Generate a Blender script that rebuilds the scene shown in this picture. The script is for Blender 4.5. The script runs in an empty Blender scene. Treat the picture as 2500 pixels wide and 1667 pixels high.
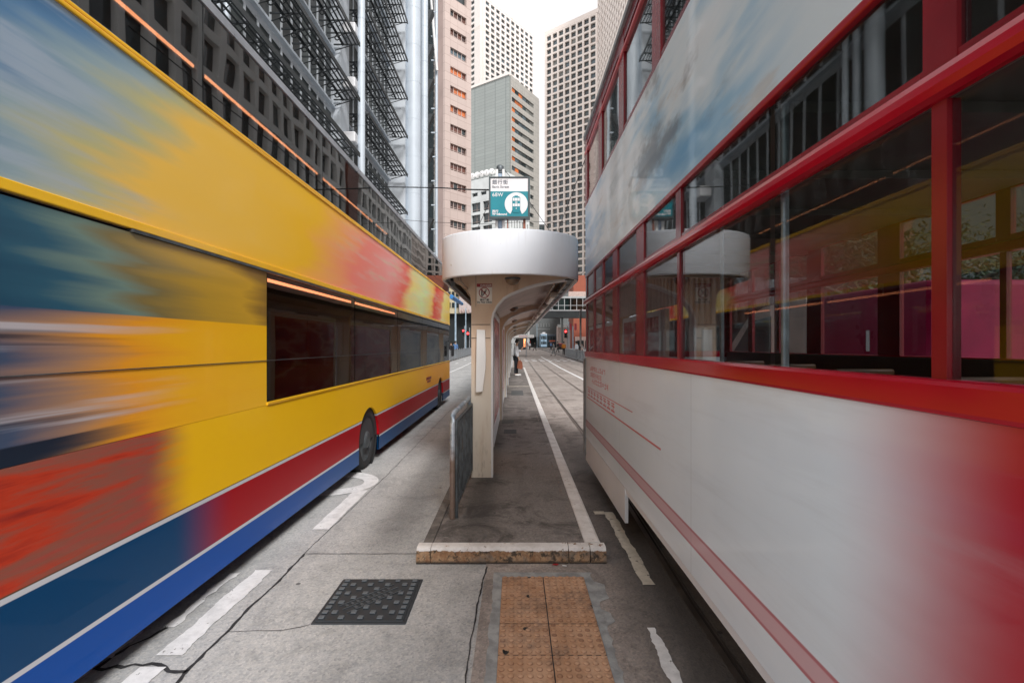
import bpy, bmesh, math, random
from math import sin, cos, pi, radians
from mathutils import Vector, Matrix

# ---------------------------------------------------------------- camera, sky, sun, exposure
SC = bpy.context.scene
H = 1.62                                   # eye height
F = 1170.0                                 # focal length in photo pixels (photo is 2500 wide)
VX, VY = 1258.0, 843.0                     # vanishing point of the street in the photo
cam_d = bpy.data.cameras.new('camera'); cam = bpy.data.objects.new('camera', cam_d)
SC.collection.objects.link(cam); SC.camera = cam
cam.location = (0, 0, H); cam.rotation_euler = (radians(90), 0, 0)
cam_d.sensor_width = 36; cam_d.lens = F / 2500 * 36
cam_d.shift_x = -(VX - 1250) / 2500; cam_d.shift_y = (VY - 833.5) / 2500
cam_d.clip_start = 0.05; cam_d.clip_end = 3000

SUN_EL, SUN_AZ = radians(40), radians(158)   # azimuth of the sun, clockwise from +Y
w = bpy.data.worlds.new('World'); SC.world = w; w.use_nodes = True
nt = w.node_tree; nt.nodes.clear()
sky = nt.nodes.new('ShaderNodeTexSky'); sky.sky_type = 'NISHITA'; sky.sun_disc = False
sky.sun_elevation = SUN_EL; sky.sun_rotation = SUN_AZ; sky.dust_density = 4; sky.air_density = 1.5
bg1 = nt.nodes.new('ShaderNodeBackground'); bg1.inputs[1].default_value = 0.11
nt.links.new(sky.outputs[0], bg1.inputs[0])
bg2 = nt.nodes.new('ShaderNodeBackground')     # the bright overcast veil of cloud
bg2.inputs[0].default_value = (1.0, 0.965, 0.96, 1); bg2.inputs[1].default_value = 0.66
mx = nt.nodes.new('ShaderNodeMixShader'); mx.inputs[0].default_value = 0.86
out = nt.nodes.new('ShaderNodeOutputWorld')
nt.links.new(bg1.outputs[0], mx.inputs[1]); nt.links.new(bg2.outputs[0], mx.inputs[2]); nt.links.new(mx.outputs[0], out.inputs[0])

sd = bpy.data.lights.new('sun', 'SUN'); so = bpy.data.objects.new('sun', sd); SC.collection.objects.link(so)
sd.energy = 1.7; sd.angle = radians(14); sd.color = (1.0, 0.98, 0.97)
_sdir = Vector((sin(SUN_AZ) * cos(SUN_EL), cos(SUN_AZ) * cos(SUN_EL), sin(SUN_EL)))
so.rotation_euler = _sdir.to_track_quat('Z', 'Y').to_euler()
vs = SC.view_settings; vs.view_transform = 'Standard'; vs.look = 'None'; vs.exposure = 0.84; vs.gamma = 1.0
SC.cycles.max_bounces = 8; SC.cycles.transparent_max_bounces = 16; SC.cycles.glossy_bounces = 4
SC.cycles.diffuse_bounces = 4; SC.cycles.caustics_reflective = False; SC.cycles.caustics_refractive = False

random.seed(7)
def px(x, y, d):
    "world point seen at photo pixel x,y at distance d down the street"
    return ((x - VX) * d / F, d, H - (y - VY) * d / F)
def gz(d):
    "the street climbs very gently further on"
    return max(0.0, d - 34) * 0.0075

# ---------------------------------------------------------------- mesh helpers
ORG = {}                                    # world origin of each object
class MB:
    def __init__(s): s.v = []; s.f = []; s.sm = []; s.mi = []; s.cur = 0
    def add(s, vs_, fs, smooth=False):
        n = len(s.v); s.v += [tuple(p) for p in vs_]
        for f in fs: s.f.append([i + n for i in f]); s.sm.append(smooth); s.mi.append(s.cur)
        return s
    def box(s, x0, x1, y0, y1, z0, z1, bev=0):
        if bev:
            b = min(bev, abs(x1-x0)/2.01, abs(y1-y0)/2.01, abs(z1-z0)/2.01)
            bm = bmesh.new(); bmesh.ops.create_cube(bm, size=1)
            for v in bm.verts: v.co = Vector(((x0+x1)/2 + v.co.x*(x1-x0), (y0+y1)/2 + v.co.y*(y1-y0), (z0+z1)/2 + v.co.z*(z1-z0)))
            bmesh.ops.bevel(bm, geom=bm.edges[:], offset=b, segments=2, affect='EDGES', profile=.5)
            bm.verts.index_update()
            s.add([v.co[:] for v in bm.verts], [[v.index for v in f.verts] for f in bm.faces]); bm.free(); return s
        return s.add([(x0,y0,z0),(x1,y0,z0),(x1,y1,z0),(x0,y1,z0),(x0,y0,z1),(x1,y0,z1),(x1,y1,z1),(x0,y1,z1)],
              [(0,3,2,1),(4,5,6,7),(0,1,5,4),(1,2,6,5),(2,3,7,6),(3,0,4,7)])
    def fbox(s, fr, a0, a1, b0, b1, z0, z1):
        o, u, n = fr
        P = lambda a, b, z: (o[0]+u[0]*a+n[0]*b, o[1]+u[1]*a+n[1]*b, z)
        return s.add([P(a0,b0,z0),P(a1,b0,z0),P(a1,b1,z0),P(a0,b1,z0),P(a0,b0,z1),P(a1,b0,z1),P(a1,b1,z1),P(a0,b1,z1)],
              [(0,3,2,1),(4,5,6,7),(0,1,5,4),(1,2,6,5),(2,3,7,6),(3,0,4,7)])
    def tube(s, pts, r, n=8, cap=True, r2=None):
        pts = [Vector(p) for p in pts]; rings = []
        for i, p in enumerate(pts):
            d = (pts[min(i+1, len(pts)-1)] - pts[max(i-1, 0)]).normalized()
            up = Vector((0,0,1)) if abs(d.z) < .9 else Vector((1,0,0))
            a = d.cross(up).normalized(); b = a.cross(d).normalized()
            rr = r if r2 is None else r + (r2-r)*i/(len(pts)-1)
            if isinstance(r, (list, tuple)): rr = r[i]
            rings.append([p + a*cos(2*pi*k/n)*rr + b*sin(2*pi*k/n)*rr for k in range(n)])
        vs_ = [q for R in rings for q in R]; fs = []
        for i in range(len(pts)-1):
            for k in range(n):
                fs.append((i*n+k, i*n+(k+1) % n, (i+1)*n+(k+1) % n, (i+1)*n+k))
        s.add(vs_, fs, True)
        if cap: s.add(rings[0], [tuple(range(n))]); s.add(rings[-1], [tuple(range(n-1, -1, -1))])
        return s
    def prism(s, poly, a0, a1, axis='y', smooth=False):
        "polygon in the plane across axis, extruded from a0 to a1"
        def P(p, a):
            return {'y': (p[0], a, p[1]), 'x': (a, p[0], p[1]), 'z': (p[0], p[1], a)}[axis]
        n = len(poly)
        s.add([P(p, a0) for p in poly] + [P(p, a1) for p in poly],
              [tuple(range(n)), tuple(range(2*n-1, n-1, -1))])
        s.add([P(p, a0) for p in poly] + [P(p, a1) for p in poly],
              [(i, (i+1) % n, (i+1) % n + n, i+n) for i in range(n)], smooth)
        return s
    def lathe(s, prof, o, axis='z', n=24, smooth=True):
        def P(r, h, t):
            c, d = cos(t)*r, sin(t)*r
            q = {'z': (c, d, h), 'y': (c, h, d), 'x': (h, c, d)}[axis]
            return (o[0]+q[0], o[1]+q[1], o[2]+q[2])
        vs_ = [P(r, h, 2*pi*k/n) for r, h in prof for k in range(n)]
        return s.add(vs_, [(i*n+k, i*n+(k+1) % n, (i+1)*n+(k+1) % n, (i+1)*n+k) for i in range(len(prof)-1) for k in range(n)], smooth)
    def join(s, me, M=Matrix()):
        return s.add([M @ v.co for v in me.vertices], [tuple(p.vertices) for p in me.polygons])
    def build(s, name, mats, parent=None, recalc=True):
        if not isinstance(mats, (list, tuple)): mats = [mats]
        xs = [p[0] for p in s.v]; ys = [p[1] for p in s.v]; zs = [p[2] for p in s.v]
        o = ORG[parent.name] if parent else Vector(((min(xs)+max(xs))/2, (min(ys)+max(ys))/2, min(zs)))
        me = bpy.data.meshes.new(name)
        me.from_pydata([(p[0]-o[0], p[1]-o[1], p[2]-o[2]) for p in s.v], [], s.f)
        for m in mats: me.materials.append(m)
        me.polygons.foreach_set('use_smooth', s.sm); me.polygons.foreach_set('material_index', s.mi)
        if recalc:
            bm = bmesh.new(); bm.from_mesh(me); bmesh.ops.recalc_face_normals(bm, faces=bm.faces[:]); bm.to_mesh(me); bm.free()
        me.update()
        ob = bpy.data.objects.new(name, me); SC.collection.objects.link(ob)
        if parent: ob.parent = parent
        else: ob.location = o
        ORG[ob.name] = Vector(o); return ob

def tag(o, label=None, cat=None, group=None, kind=None):
    if label: o['label'] = label
    if cat: o['category'] = cat
    if group: o['group'] = group
    if kind: o['kind'] = kind
    return o
def thing(name, loc, label, cat, group=None):
    o = bpy.data.objects.new(name, None); SC.collection.objects.link(o); o.location = loc
    o.empty_display_size = .2; ORG[o.name] = Vector(loc)
    return tag(o, label, cat, group)
def struct(mb, name, m): return tag(mb.build(name, m), kind='structure')
def copy_tree(o, delta=(0,0,0), parent=None, label=None, rot=None):
    c = o.copy(); SC.collection.objects.link(c)
    if parent: c.parent = parent
    else:
        c.location = o.location + Vector(delta)
        if rot is not None: c.rotation_euler.z = rot
    if label: c['label'] = label
    for ch in list(o.children): copy_tree(ch, parent=c)
    return c
def text(mb, body, size, x, z, y, depth=.002, bold=0, align='LEFT', space=1.0, plane='y'):
    cu = bpy.data.curves.new('t', 'FONT'); cu.body = body; cu.size = size; cu.extrude = depth; cu.offset = bold
    cu.align_x = align; cu.space_character = space
    ob = bpy.data.objects.new('t', cu); SC.collection.objects.link(ob)
    dg = bpy.context.evaluated_depsgraph_get(); me = bpy.data.meshes.new_from_object(ob.evaluated_get(dg))
    M = Matrix(((1,0,0,x),(0,0,1,y),(0,1,0,z),(0,0,0,1))) if plane == 'y' else Matrix(((1,0,0,x),(0,1,0,y),(0,0,1,z),(0,0,0,1)))
    mb.join(me, M)
    bpy.data.objects.remove(ob); bpy.data.curves.remove(cu); bpy.data.meshes.remove(me)

# ---------------------------------------------------------------- materials
class NT:
    def __init__(s, name):
        s.m = bpy.data.materials.new(name); s.m.use_nodes = True; s.t = s.m.node_tree
        s.b = s.t.nodes['Principled BSDF']; s.o = s.t.nodes['Material Output']
        s.g = s.t.nodes.new('ShaderNodeNewGeometry'); s.pos = s.g.outputs['Position']
        s.sep = None
    def n(s, t, **k):
        nd = s.t.nodes.new('ShaderNode' + t)
        for a, v in k.items(): setattr(nd, a, v)
        return nd
    def l(s, a, b): s.t.links.new(a, b)
    def xyz(s):
        if not s.sep:
            s.sep = s.n('SeparateXYZ'); s.l(s.pos, s.sep.inputs[0])
        return s.sep.outputs
    def put(s, v, inp):
        if isinstance(v, (int, float)): inp.default_value = v
        elif isinstance(v, tuple): inp.default_value = (*v, 1) if len(v) == 3 and inp.type == 'RGBA' else v
        else: s.l(v, inp)
    def noise(s, scale, detail=4, rough=.55, stretch=None, dist=0, off=0):
        nd = s.n('TexNoise'); nd.inputs['Scale'].default_value = scale; nd.inputs['Detail'].default_value = detail
        nd.inputs['Roughness'].default_value = rough; nd.inputs['Distortion'].default_value = dist
        v = s.pos
        if stretch or off:
            mp = s.n('Mapping'); mp.inputs['Scale'].default_value = stretch or (1,1,1); mp.inputs['Location'].default_value = (off, off, off)
            s.l(v, mp.inputs[0]); v = mp.outputs[0]
        s.l(v, nd.inputs['Vector']); return nd.outputs[0]
    def math(s, op, a, b=0, c=None, clamp=False):
        nd = s.n('Math', operation=op, use_clamp=clamp); s.put(a, nd.inputs[0]); s.put(b, nd.inputs[1])
        if c is not None: s.put(c, nd.inputs[2])
        return nd.outputs[0]
    def step(s, v, a, b):
        "0 below a, 1 above b, smooth"
        nd = s.n('MapRange', interpolation_type='SMOOTHSTEP'); s.put(v, nd.inputs[0])
        nd.inputs[1].default_value = a; nd.inputs[2].default_value = b; return nd.outputs[0]
    def mix(s, f, a, b, mode='MIX'):
        nd = s.n('Mix', data_type='RGBA', blend_type=mode); s.put(f, nd.inputs[0]); s.put(a, nd.inputs[6]); s.put(b, nd.inputs[7])
        return nd.outputs[2]
    def ramp(s, v, stops, interp='LINEAR'):
        nd = s.n('ValToRGB'); s.put(v, nd.inputs[0]); cr = nd.color_ramp; cr.interpolation = interp
        while len(cr.elements) < len(stops): cr.elements.new(.5)
        for e, (p, c) in zip(cr.elements, stops): e.position = p; e.color = (*c, 1) if len(c) == 3 else c
        return nd.outputs[0]
    def bump(s, h, strength=.3, dist=.01):
        nd = s.n('Bump'); nd.inputs['Strength'].default_value = strength; nd.inputs['Distance'].default_value = dist
        s.l(h, nd.inputs['Height']); s.l(nd.outputs[0], s.b.inputs['Normal'])
    def fin(s, col, rough=.6, metal=0, spec=.5):
        s.put(col, s.b.inputs['Base Color']); s.put(rough, s.b.inputs['Roughness']); s.put(metal, s.b.inputs['Metallic'])
        s.put(spec, s.b.inputs['Specular IOR Level']); return s.m
def mat(name, col, rough=.6, metal=0, var=.15, scale=3, bump=0, bscale=60, dirt=0, dirtcol=(.06,.05,.04)):
    t = NT(name); n = t.noise(scale, 5)
    dk = tuple(c*(1-var) for c in col); lt = tuple(min(1, c*(1+var)) for c in col)
    c = t.mix(t.step(n, .3, .7), dk, lt)
    if dirt:
        d = t.step(t.noise(scale*2.3, 8, .7, stretch=(1,1,.35), off=3.1), .52, .75)
        c = t.mix(t.math('MULTIPLY', d, dirt), c, dirtcol)
    if bump: t.bump(t.noise(bscale, 6, .6), bump, .01)
    r = t.math('ADD', rough, t.math('MULTIPLY', t.math('SUBTRACT', n, .5), .2), clamp=True)
    return t.fin(c, r, metal)
def emit(name, col, s):
    t = NT(name); t.b.inputs['Emission Color'].default_value = (*col, 1); t.b.inputs['Emission Strength'].default_value = s
    return t.fin(col, .5)
def glass(name, tint, trans=.85, ior=1.5, rough=.02, wavy=0, wscale=1.2, base=(.01,.012,.014)):
    "thin pane: tinted see-through plus mirror reflection by Fresnel"
    t = NT(name); T = t.t
    tr = t.n('BsdfTransparent'); tr.inputs[0].default_value = (*[c*trans for c in tint], 1)
    gl = t.n('BsdfGlossy'); gl.inputs['Roughness'].default_value = rough
    lw = t.n('LayerWeight'); lw.inputs[0].default_value = .5; f0 = ((ior-1)/(ior+1))**2
    fr = t.math('ADD', f0, t.math('MULTIPLY', 1-f0, t.math('POWER', lw.outputs['Facing'], 4.2)))
    mxs = t.n('MixShader'); T.links.new(fr, mxs.inputs[0]); T.links.new(tr.outputs[0], mxs.inputs[1]); T.links.new(gl.outputs[0], mxs.inputs[2])
    if wavy:
        b = t.n('Bump'); b.inputs['Strength'].default_value = wavy; b.inputs['Distance'].default_value = .05
        T.links.new(t.noise(wscale, 2, .4), b.inputs['Height']); T.links.new(b.outputs[0], gl.inputs['Normal'])
    T.links.new(mxs.outputs[0], t.o.inputs[0]); t.t.nodes.remove(t.b); return t.m

def m_road(name, base, tint, wheel=None, dark=0.42, rough=.8, grime=.25):
    t = NT(name)
    big = t.noise(.45, 5, .6); mid = t.noise(5, 6, .65, dist=.4); fine = t.noise(95, 3, .7)
    vor = t.n('TexVoronoi', feature='F1'); vor.inputs['Scale'].default_value = 75; t.l(t.pos, vor.inputs['Vector'])
    agg = t.ramp(vor.outputs['Color'], [(0, (.55,.55,.55)), (.35, (.9,.9,.9)), (.7, (1.08,1.05,1.0)), (1, (1.3,1.25,1.2))])
    c = t.mix(t.step(big, .3, .7), base, tint)
    c = t.mix(t.math('MULTIPLY', t.step(mid, .5, .72), .38), c, tuple(k*dark for k in base))
    c = t.mix(.75, c, agg, 'MULTIPLY')
    c = t.mix(t.math('MULTIPLY', t.step(fine, .35, .7), .35), c, tuple(k*.5 for k in base))
    str_ = t.noise(1.6, 6, .65, stretch=(3.2, .18, 1), off=2)
    c = t.mix(t.math('MULTIPLY', t.step(str_, .5, .75), .4), c, tuple(k*.5 for k in base))
    gr_ = t.noise(1.9, 8, .72, dist=.8, off=6)
    c = t.mix(t.math('MULTIPLY', t.step(gr_, .48, .64), grime), c, tuple(k*.25 for k in base))
    c = t.mix(t.math('MULTIPLY', t.step(t.noise(3.3, 7, .75, dist=.5, off=13), .60, .72), grime*.8), c, tuple(min(1, k*1.45) for k in tint))
    vs2 = t.n('TexVoronoi', feature='F1'); vs2.inputs['Scale'].default_value = 2.3; vs2.inputs['Randomness'].default_value = 1
    t.l(t.pos, vs2.inputs['Vector'])
    spot = t.math('SUBTRACT', 1, t.step(t.math('ADD', vs2.outputs['Distance'], t.math('MULTIPLY', mid, .03)), .045, .062))
    c = t.mix(t.math('MULTIPLY', spot, .75), c, (.03,.03,.032))      # old chewing gum
    if wheel:
        for (xc, wd, s_, ya, yb) in wheel:
            d = t.math('ABSOLUTE', t.math('SUBTRACT', t.xyz()[0], xc))
            k = t.math('SUBTRACT', 1, t.step(t.math('ADD', d, t.math('MULTIPLY', mid, wd*.6)), wd*.35, wd*1.3))
            yy = t.math('MULTIPLY', t.step(t.xyz()[1], ya-.5, ya+.5), t.math('SUBTRACT', 1, t.step(t.xyz()[1], yb-2, yb+2)))
            c = t.mix(t.math('MULTIPLY', t.math('MULTIPLY', k, yy), s_), c, (.035,.033,.032))
    t.bump(t.math('ADD', vor.outputs['Distance'], t.math('MULTIPLY', fine, .8)), .35, .004)
    return t.fin(c, rough, 0, .35)
def m_paint(name, col, under, chip=.70, sc=30):
    t = NT(name); n = t.noise(sc, 6, .7, off=1.7); n2 = t.noise(6, 4)
    k = t.step(t.math('ADD', n, t.math('MULTIPLY', n2, .35)), chip+.12, chip+.16)
    g = t.mix(t.step(t.noise(9, 6, .7), .35, .75), col, tuple(c*.72 for c in col))
    t.bump(n, .2, .003)
    return t.fin(t.mix(k, g, under), .7)

RD = m_road('road concrete', (.47,.48,.485), (.60,.605,.605), wheel=[(-1.05,.35,.45,3.8,30)])
TB = m_road('tramway concrete', (.36,.315,.29), (.50,.45,.42), wheel=[(1.0,.6,.8,-2,8)], grime=.5)
PF = m_road('platform asphalt', (.235,.215,.205), (.33,.305,.29), wheel=[(-.35,.25,.6,3.7,9)], dark=.28, grime=.75)
PAINTW = m_paint('worn white paint', (.86,.86,.86), (.25,.24,.23))
PAINTO = m_paint('old cream paint', (.66,.60,.50), (.16,.14,.125), .64)
PAINTR = m_paint('orange survey paint', (.75,.30,.10), (.18,.16,.15), .42, 60)
TAR = mat('tar joint filler', (.03,.03,.032), .8, var=.3, scale=20, bump=.4)
MORTAR = mat('grey mortar', (.33,.34,.34), .85, var=.25, scale=12, bump=.5)
t = NT('cast iron'); n1 = t.noise(14, 5); zz_ = t.step(t.xyz()[2], .014, .0205)
t.bump(t.noise(120, 5), .25, .004); IRON = t.fin(t.mix(zz_, t.mix(n1, (.03,.036,.042), (.06,.07,.08)), (.15,.175,.195)), .5, .3)
WHITE = mat('white enamel paint', (.70,.71,.73), .45, var=.05, scale=2)
WHITE2 = mat('bright white plastic', (.78,.78,.77), .4, var=.04)
STEEL = mat('galvanised steel', (.42,.45,.48), .42, .7, var=.25, scale=12)
DSTEEL = mat('weathered dark steel', (.10,.115,.125), .5, .5, var=.35, scale=9, dirt=.5, dirtcol=(.12,.06,.03))
BLACK = mat('black plastic', (.012,.013,.015), .45)
RUBBER = mat('tyre rubber', (.018,.018,.019), .8)
RED = mat('deep red gloss paint', (.30,.006,.014), .22, var=.12, scale=2)
REDB = mat('rub rail red paint', (.40,.004,.018), .16, var=.08, scale=2)
SKIN = mat('skin', (.50,.32,.23), .6, var=.05)

# ---------------------------------------------------------------- ground, tramway, platform
def gsheet(x0, x1, y0, y1, dz, name, m, nx=1):
    ys = [y for y in (y0, 34, 60, 100, 160, 260, 500, y1) if y0 <= y <= y1]
    xs = [x0 + (x1-x0)*i/nx for i in range(nx+1)]
    mb = MB(); mb.add([(x, y, gz(y)+dz) for y in ys for x in xs],
        [(j*(nx+1)+i, j*(nx+1)+i+1, (j+1)*(nx+1)+i+1, (j+1)*(nx+1)+i) for j in range(len(ys)-1) for i in range(nx)])
    return struct(mb, name, m)
gsheet(-400, 400, -30, 1600, 0, 'ground', RD)
gsheet(-.215, 5.9, -12, 150, .004, 'track_bed', TB)
def ragged(mb, x0, x1, y0, y1, z, j=.012, n=40):
    "thin painted strip with uneven edges"
    L = []; R = []
    n = max(n, int(abs(y1-y0)*30)) if y1-y0 < 6 else n
    p1, p2 = random.uniform(0, 9), random.uniform(0, 9)
    for i in range(n+1):
        y = y0 + (y1-y0)*i/n; q = y - p1
        a = .5*sin(q*11) + .3*sin(q*29+p2) + random.uniform(-.35, .35); b = .5*sin(q*9+p2) + .3*sin(q*33) + random.uniform(-.35, .35)
        L.append((x0 + j*a, y)); R.append((x1 + j*b, y))
    vs_ = [(a, b, z+gz(b)) for a, b in L] + [(a, b, z+gz(b)) for a, b in R]
    mb.add(vs_, [(i, n+1+i, n+2+i, i+1) for i in range(n)])
# slab joints and cracks
mb = MB()
def crack(pts, w_, z=.0035, n=24, j=.01):
    for (xa, ya), (xb, yb) in zip(pts[:-1], pts[1:]):
        d = Vector((xb-xa, yb-ya)); L_ = d.length; d.normalize(); p = Vector((-d.y, d.x))
        k = max(2, int(L_*n)); vs_ = []
        off = 0
        for i in range(k+1):
            c = Vector((xa, ya)) + d*L_*i/k; off = off*.8 + random.uniform(-j, j)
            if i in (0, k): off = 0
            ww = w_*random.uniform(.5, 1.2)
            vs_ += [(*(c+p*(off+ww/2)), z), (*(c+p*(off-ww/2)), z)]
        mb.add(vs_, [(2*i, 2*i+1, 2*i+3, 2*i+2) for i in range(k)])
crack([(-1.63, .5), (-1.632, 2.36), (-1.64, 3.724)], .020, j=.005)
crack([(-1.64, 3.724), (-.735, 3.724)], .008, j=.002)
crack([(-1.63, 2.38), (-1.85, 2.44), (-2.1, 2.40), (-2.35, 2.47), (-3.2, 2.46)], .024, j=.02)
crack([(-2.1, 2.40), (-2.05, 2.62), (-2.0, 2.75)], .02, j=.012)
crack([(-1.19, 2.78), (-1.33, 2.72), (-1.62, 2.71)], .005, j=.006)
crack([(-.205, 3.5), (-.235, 2.9), (-.245, 1.2)], .010, z=.0065, j=.005)
crack([(-1.64, 3.724), (-1.6, 6.0), (-1.62, 12)], .006, j=.004)
struct(mb, 'road_joint', TAR)
# lane paint
mb = MB()
ragged(mb, -1.87, -1.745, 2.50, 3.45, .006, .012); ragged(mb, -1.89, -1.76, 1.2, 2.41, .006, .012)
ragged(mb, -2.22, -2.10, 2.48, 2.72, .006, .014, 14); ragged(mb, -2.02, -1.965, 2.75, 3.4, .006, .02, 26)
ragged(mb, -2.28, -2.12, 1.2, 2.40, .006, .015); ragged(mb, -2.76, -2.6, 2.45, 3.1, .006, .015)
struct(mb, 'lane_marking', PAINTW)
mb = MB()      # the painted letter by the platform: an upright with a rounded bowl
ragged(mb, -1.79, -1.64, 4.21, 5.35, .006, .006, 20)
pts = [(-1.72 - .42 + .42*sin(a), 5.55 - .30*cos(a)) for a in [i*pi/18 for i in range(0, 19)]]
o_ = [(-2.3, 5.13)] + [(-2.14 + .52*sin(a), 5.62 - .49*cos(a)) for a in [i*pi/18 for i in range(19)]] + [(-2.3, 6.11)]
i_ = [(-2.3, 5.36)] + [(-2.14 + .36*sin(a), 5.62 - .26*cos(a)) for a in [i*pi/18 for i in range(19)]] + [(-2.3, 5.88)]
n_ = len(o_); mb.add([(x, y, .0075) for x, y in o_ + i_], [(i, i+1, n_+i+1, n_+i) for i in range(n_-1)])
struct(mb, 'lane_marking', PAINTW)
mb = MB()
ragged(mb, .86, .945, 3.23, 4.64, .009, .012); ragged(mb, .757, .86, 4.58, 4.66, .009, .006, 6)
struct(mb, 'lane_marking', PAINTO)
mb = MB(); ragged(mb, .745, .80, 2.0, 2.74, .009, .014); struct(mb, 'lane_marking', PAINTW)
mb = MB(); ragged(mb, 3.15, 3.3, 12, 60, .009, .01, 60); ragged(mb, -4.0, -3.85, 16, 60, .009, .01, 60)
for k in range(9): ragged(mb, -5.2+k*.0+0, -5.05, 20+k*7, 22+k*7, .009)
for y in (46, 49.5):
    for k in range(7): ragged(mb, .9+k*.75, 1.35+k*.75, y, y+1.2, .0095, .01, 3)
struct(mb, 'lane_marking', PAINTW)
RAILM = mat('worn rail steel', (.20,.17,.15), .35, .6, var=.3, scale=4); GROOVE = mat('rail groove', (.05,.04,.035), .8)
# rails: a steel running surface beside a dark groove
for rx in (1.24, 2.305, 3.97, 5.03):
    mb = MB()
    for xa, xb, zz, mi in ((rx-.020, rx+.018, .013, 0), (rx+.018, rx+.036, .0075, 1), (rx+.036, rx+.046, .012, 0)):
        mb.cur = mi; ys = [-8, 3, 5.5, 8, 34, 60, 100, 148]
        sh_ = lambda y: -.16*max(0, min(1, (8-y)/5)) if rx < 3 else 0
        mb.add([(x+sh_(y), y, gz(y)+zz) for y in ys for x in (xa, xb)], [(2*i, 2*i+1, 2*i+3, 2*i+2) for i in range(7)])
    struct(mb, 'tram_rail', [RAILM, GROOVE])
# platform island
KZ = .11; PEND = 32.7
mb = MB(); mb.box(-.625, .53, 3.673, PEND-.1, -.02, KZ)
struct(mb, 'pavement', PF)
t = NT('painted kerb stone')
z_ = t.xyz()[2]; nn = t.noise(9, 6, .7); n2 = t.noise(28, 6, .7, off=4)
stone = t.mix(t.step(nn, .35, .65), (.22,.10,.045), (.50,.33,.19))
stone = t.mix(t.step(t.noise(5, 5, .7, off=2), .5, .7), stone, (.20,.17,.14))
blk = t.math('MULTIPLY', t.step(t.math('ADD', n2, t.math('MULTIPLY', nn, .5)), .72, .9), .9)
stone = t.mix(blk, stone, (.025,.022,.02))
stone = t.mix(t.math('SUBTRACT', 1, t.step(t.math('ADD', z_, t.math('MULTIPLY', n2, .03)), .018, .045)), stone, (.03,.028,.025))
pm = t.step(t.math('ADD', z_, t.math('MULTIPLY', t.math('SUBTRACT', t.noise(14, 5, .7, stretch=(1,1,.3), off=8), .5), .05)), .088, .092)
chips = t.math('SUBTRACT', 1, t.step(t.math('ADD', t.noise(24, 6, .75, off=5), t.math('MULTIPLY', t.noise(5, 3, off=6), .35)), .80, .84))
wp = t.mix(t.step(t.noise(7, 5, .7, off=9), .35, .75), (.86,.84,.82), (.66,.63,.60))
t.bump(t.math('ADD', n2, pm), .5, .006)
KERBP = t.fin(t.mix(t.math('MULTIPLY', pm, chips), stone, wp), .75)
t = NT('bare kerb stone')
KERBG = t.fin(t.mix(t.step(t.noise(8, 6, .7), .35, .7), (.10,.09,.085), (.22,.20,.18)), .85)
t.bump(t.noise(40, 5), .5, .005)
def kerbrun(poly, a0, a1, axis): return MB().prism(poly, a0, a1, axis)
def kstones(mb, prof, a0, a1, step, axis):
    "kerb run cut into stones with rounded upper arris and narrow gaps"
    a = a0
    while a < a1-.01:
        b = min(a1, a+step); mb.prism(prof, a, b-.006, axis); a = b
front = [(3.55, -.01), (3.553, .03), (3.568, .095), (3.578, KZ+.001), (3.60, KZ+.006), (3.665, KZ+.004), (3.672, KZ-.01), (3.672, -.01)]
mb = MB(); 
for a, b in ((-.735, -.632), (-.628, .395), (.401, .555), (.561, .677)): mb.prism(front, a, b, 'x')
right = [(.530, -.01), (.530, KZ-.01), (.536, KZ+.004), (.635, KZ+.006), (.650, KZ), (.660, .09), (.677, -.01)]
kstones(mb, right, 3.675, PEND, .92, 'y')
struct(mb, 'kerb', KERBP)
mb = MB(); kstones(mb, [(-.735, -.01), (-.715, .09), (-.705, KZ-.001), (-.635, KZ+.001), (-.63, KZ-.01), (-.63, -.01)], 3.675, PEND, .92, 'y')
struct(mb, 'kerb', KERBG)
mb = MB()
for k in range(40):
    y = 4.9 + k*.36 + random.uniform(-.05, .05)
    if random.random() < .75: ragged(mb, .455, .455+random.uniform(.012, .03), y, y+random.uniform(.05, .3), KZ+.0045, .004, 5)
struct(mb, 'survey_marking', PAINTR)
# small covers and patches let into the platform
mb = MB()
for (x0, x1, y0, y1) in ((-.2, .02, 8.2, 8.6), (-.26, -.03, 9.3, 9.7), (-.13, .25, 14.5, 16)):
    mb.box(x0, x1, y0, y1, KZ, KZ+.005, .002)
struct(mb, 'pavement_patch', mat('dark patch asphalt', (.10,.105,.105), .8, bump=.3))
mb = MB(); ragged(mb, -.3, .55, 17.6, 17.8, KZ+.005, .01); struct(mb, 'lane_marking', PAINTO)

# manhole cover
mc = thing('manhole_cover', (-.913, 3.05, 0), 'square dark cast iron manhole cover with raised studs set in the concrete road', 'manhole cover')
mb = MB(); mb.box(-1.19, -.637, 2.782, 3.317, -.01, .007, .006); mb.build('frame', IRON, mc)
mb = MB(); mb.box(-1.172, -.655, 2.80, 3.30, .004, .013, .004)
ux, uy = .7071, .7071
for i in range(9):
    for j in range(9):
        x = -1.172 + .517*(i+.5)/9; y = 2.80 + .50*(j+.5)/9
        if abs((x+.9135) - (y-3.05)) < .085 and abs((x+.9135)+(y-3.05)) < .33: continue
        if (i+j) % 2 == 0 or i in (0, 8): mb.box(x-.017, x+.017, y-.016, y+.016, .012, .022, .003)
fr = ((-.9135, 3.05), (ux, uy), (-uy, ux))
mb.fbox(fr, -.19, .19, -.055, -.049, .012, .018); mb.fbox(fr, -.19, .19, -.003, .003, .012, .018); mb.fbox(fr, -.19, .19, .049, .055, .012, .018)
for k in range(9): mb.fbox(fr, -.16+k*.036, -.145+k*.036, .012, .04, .012, .0175)
for k in range(7): mb.fbox(fr, -.13+k*.04, -.112+k*.04, -.042, -.012, .012, .0175)
mb.build('lid', IRON, mc)
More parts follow.
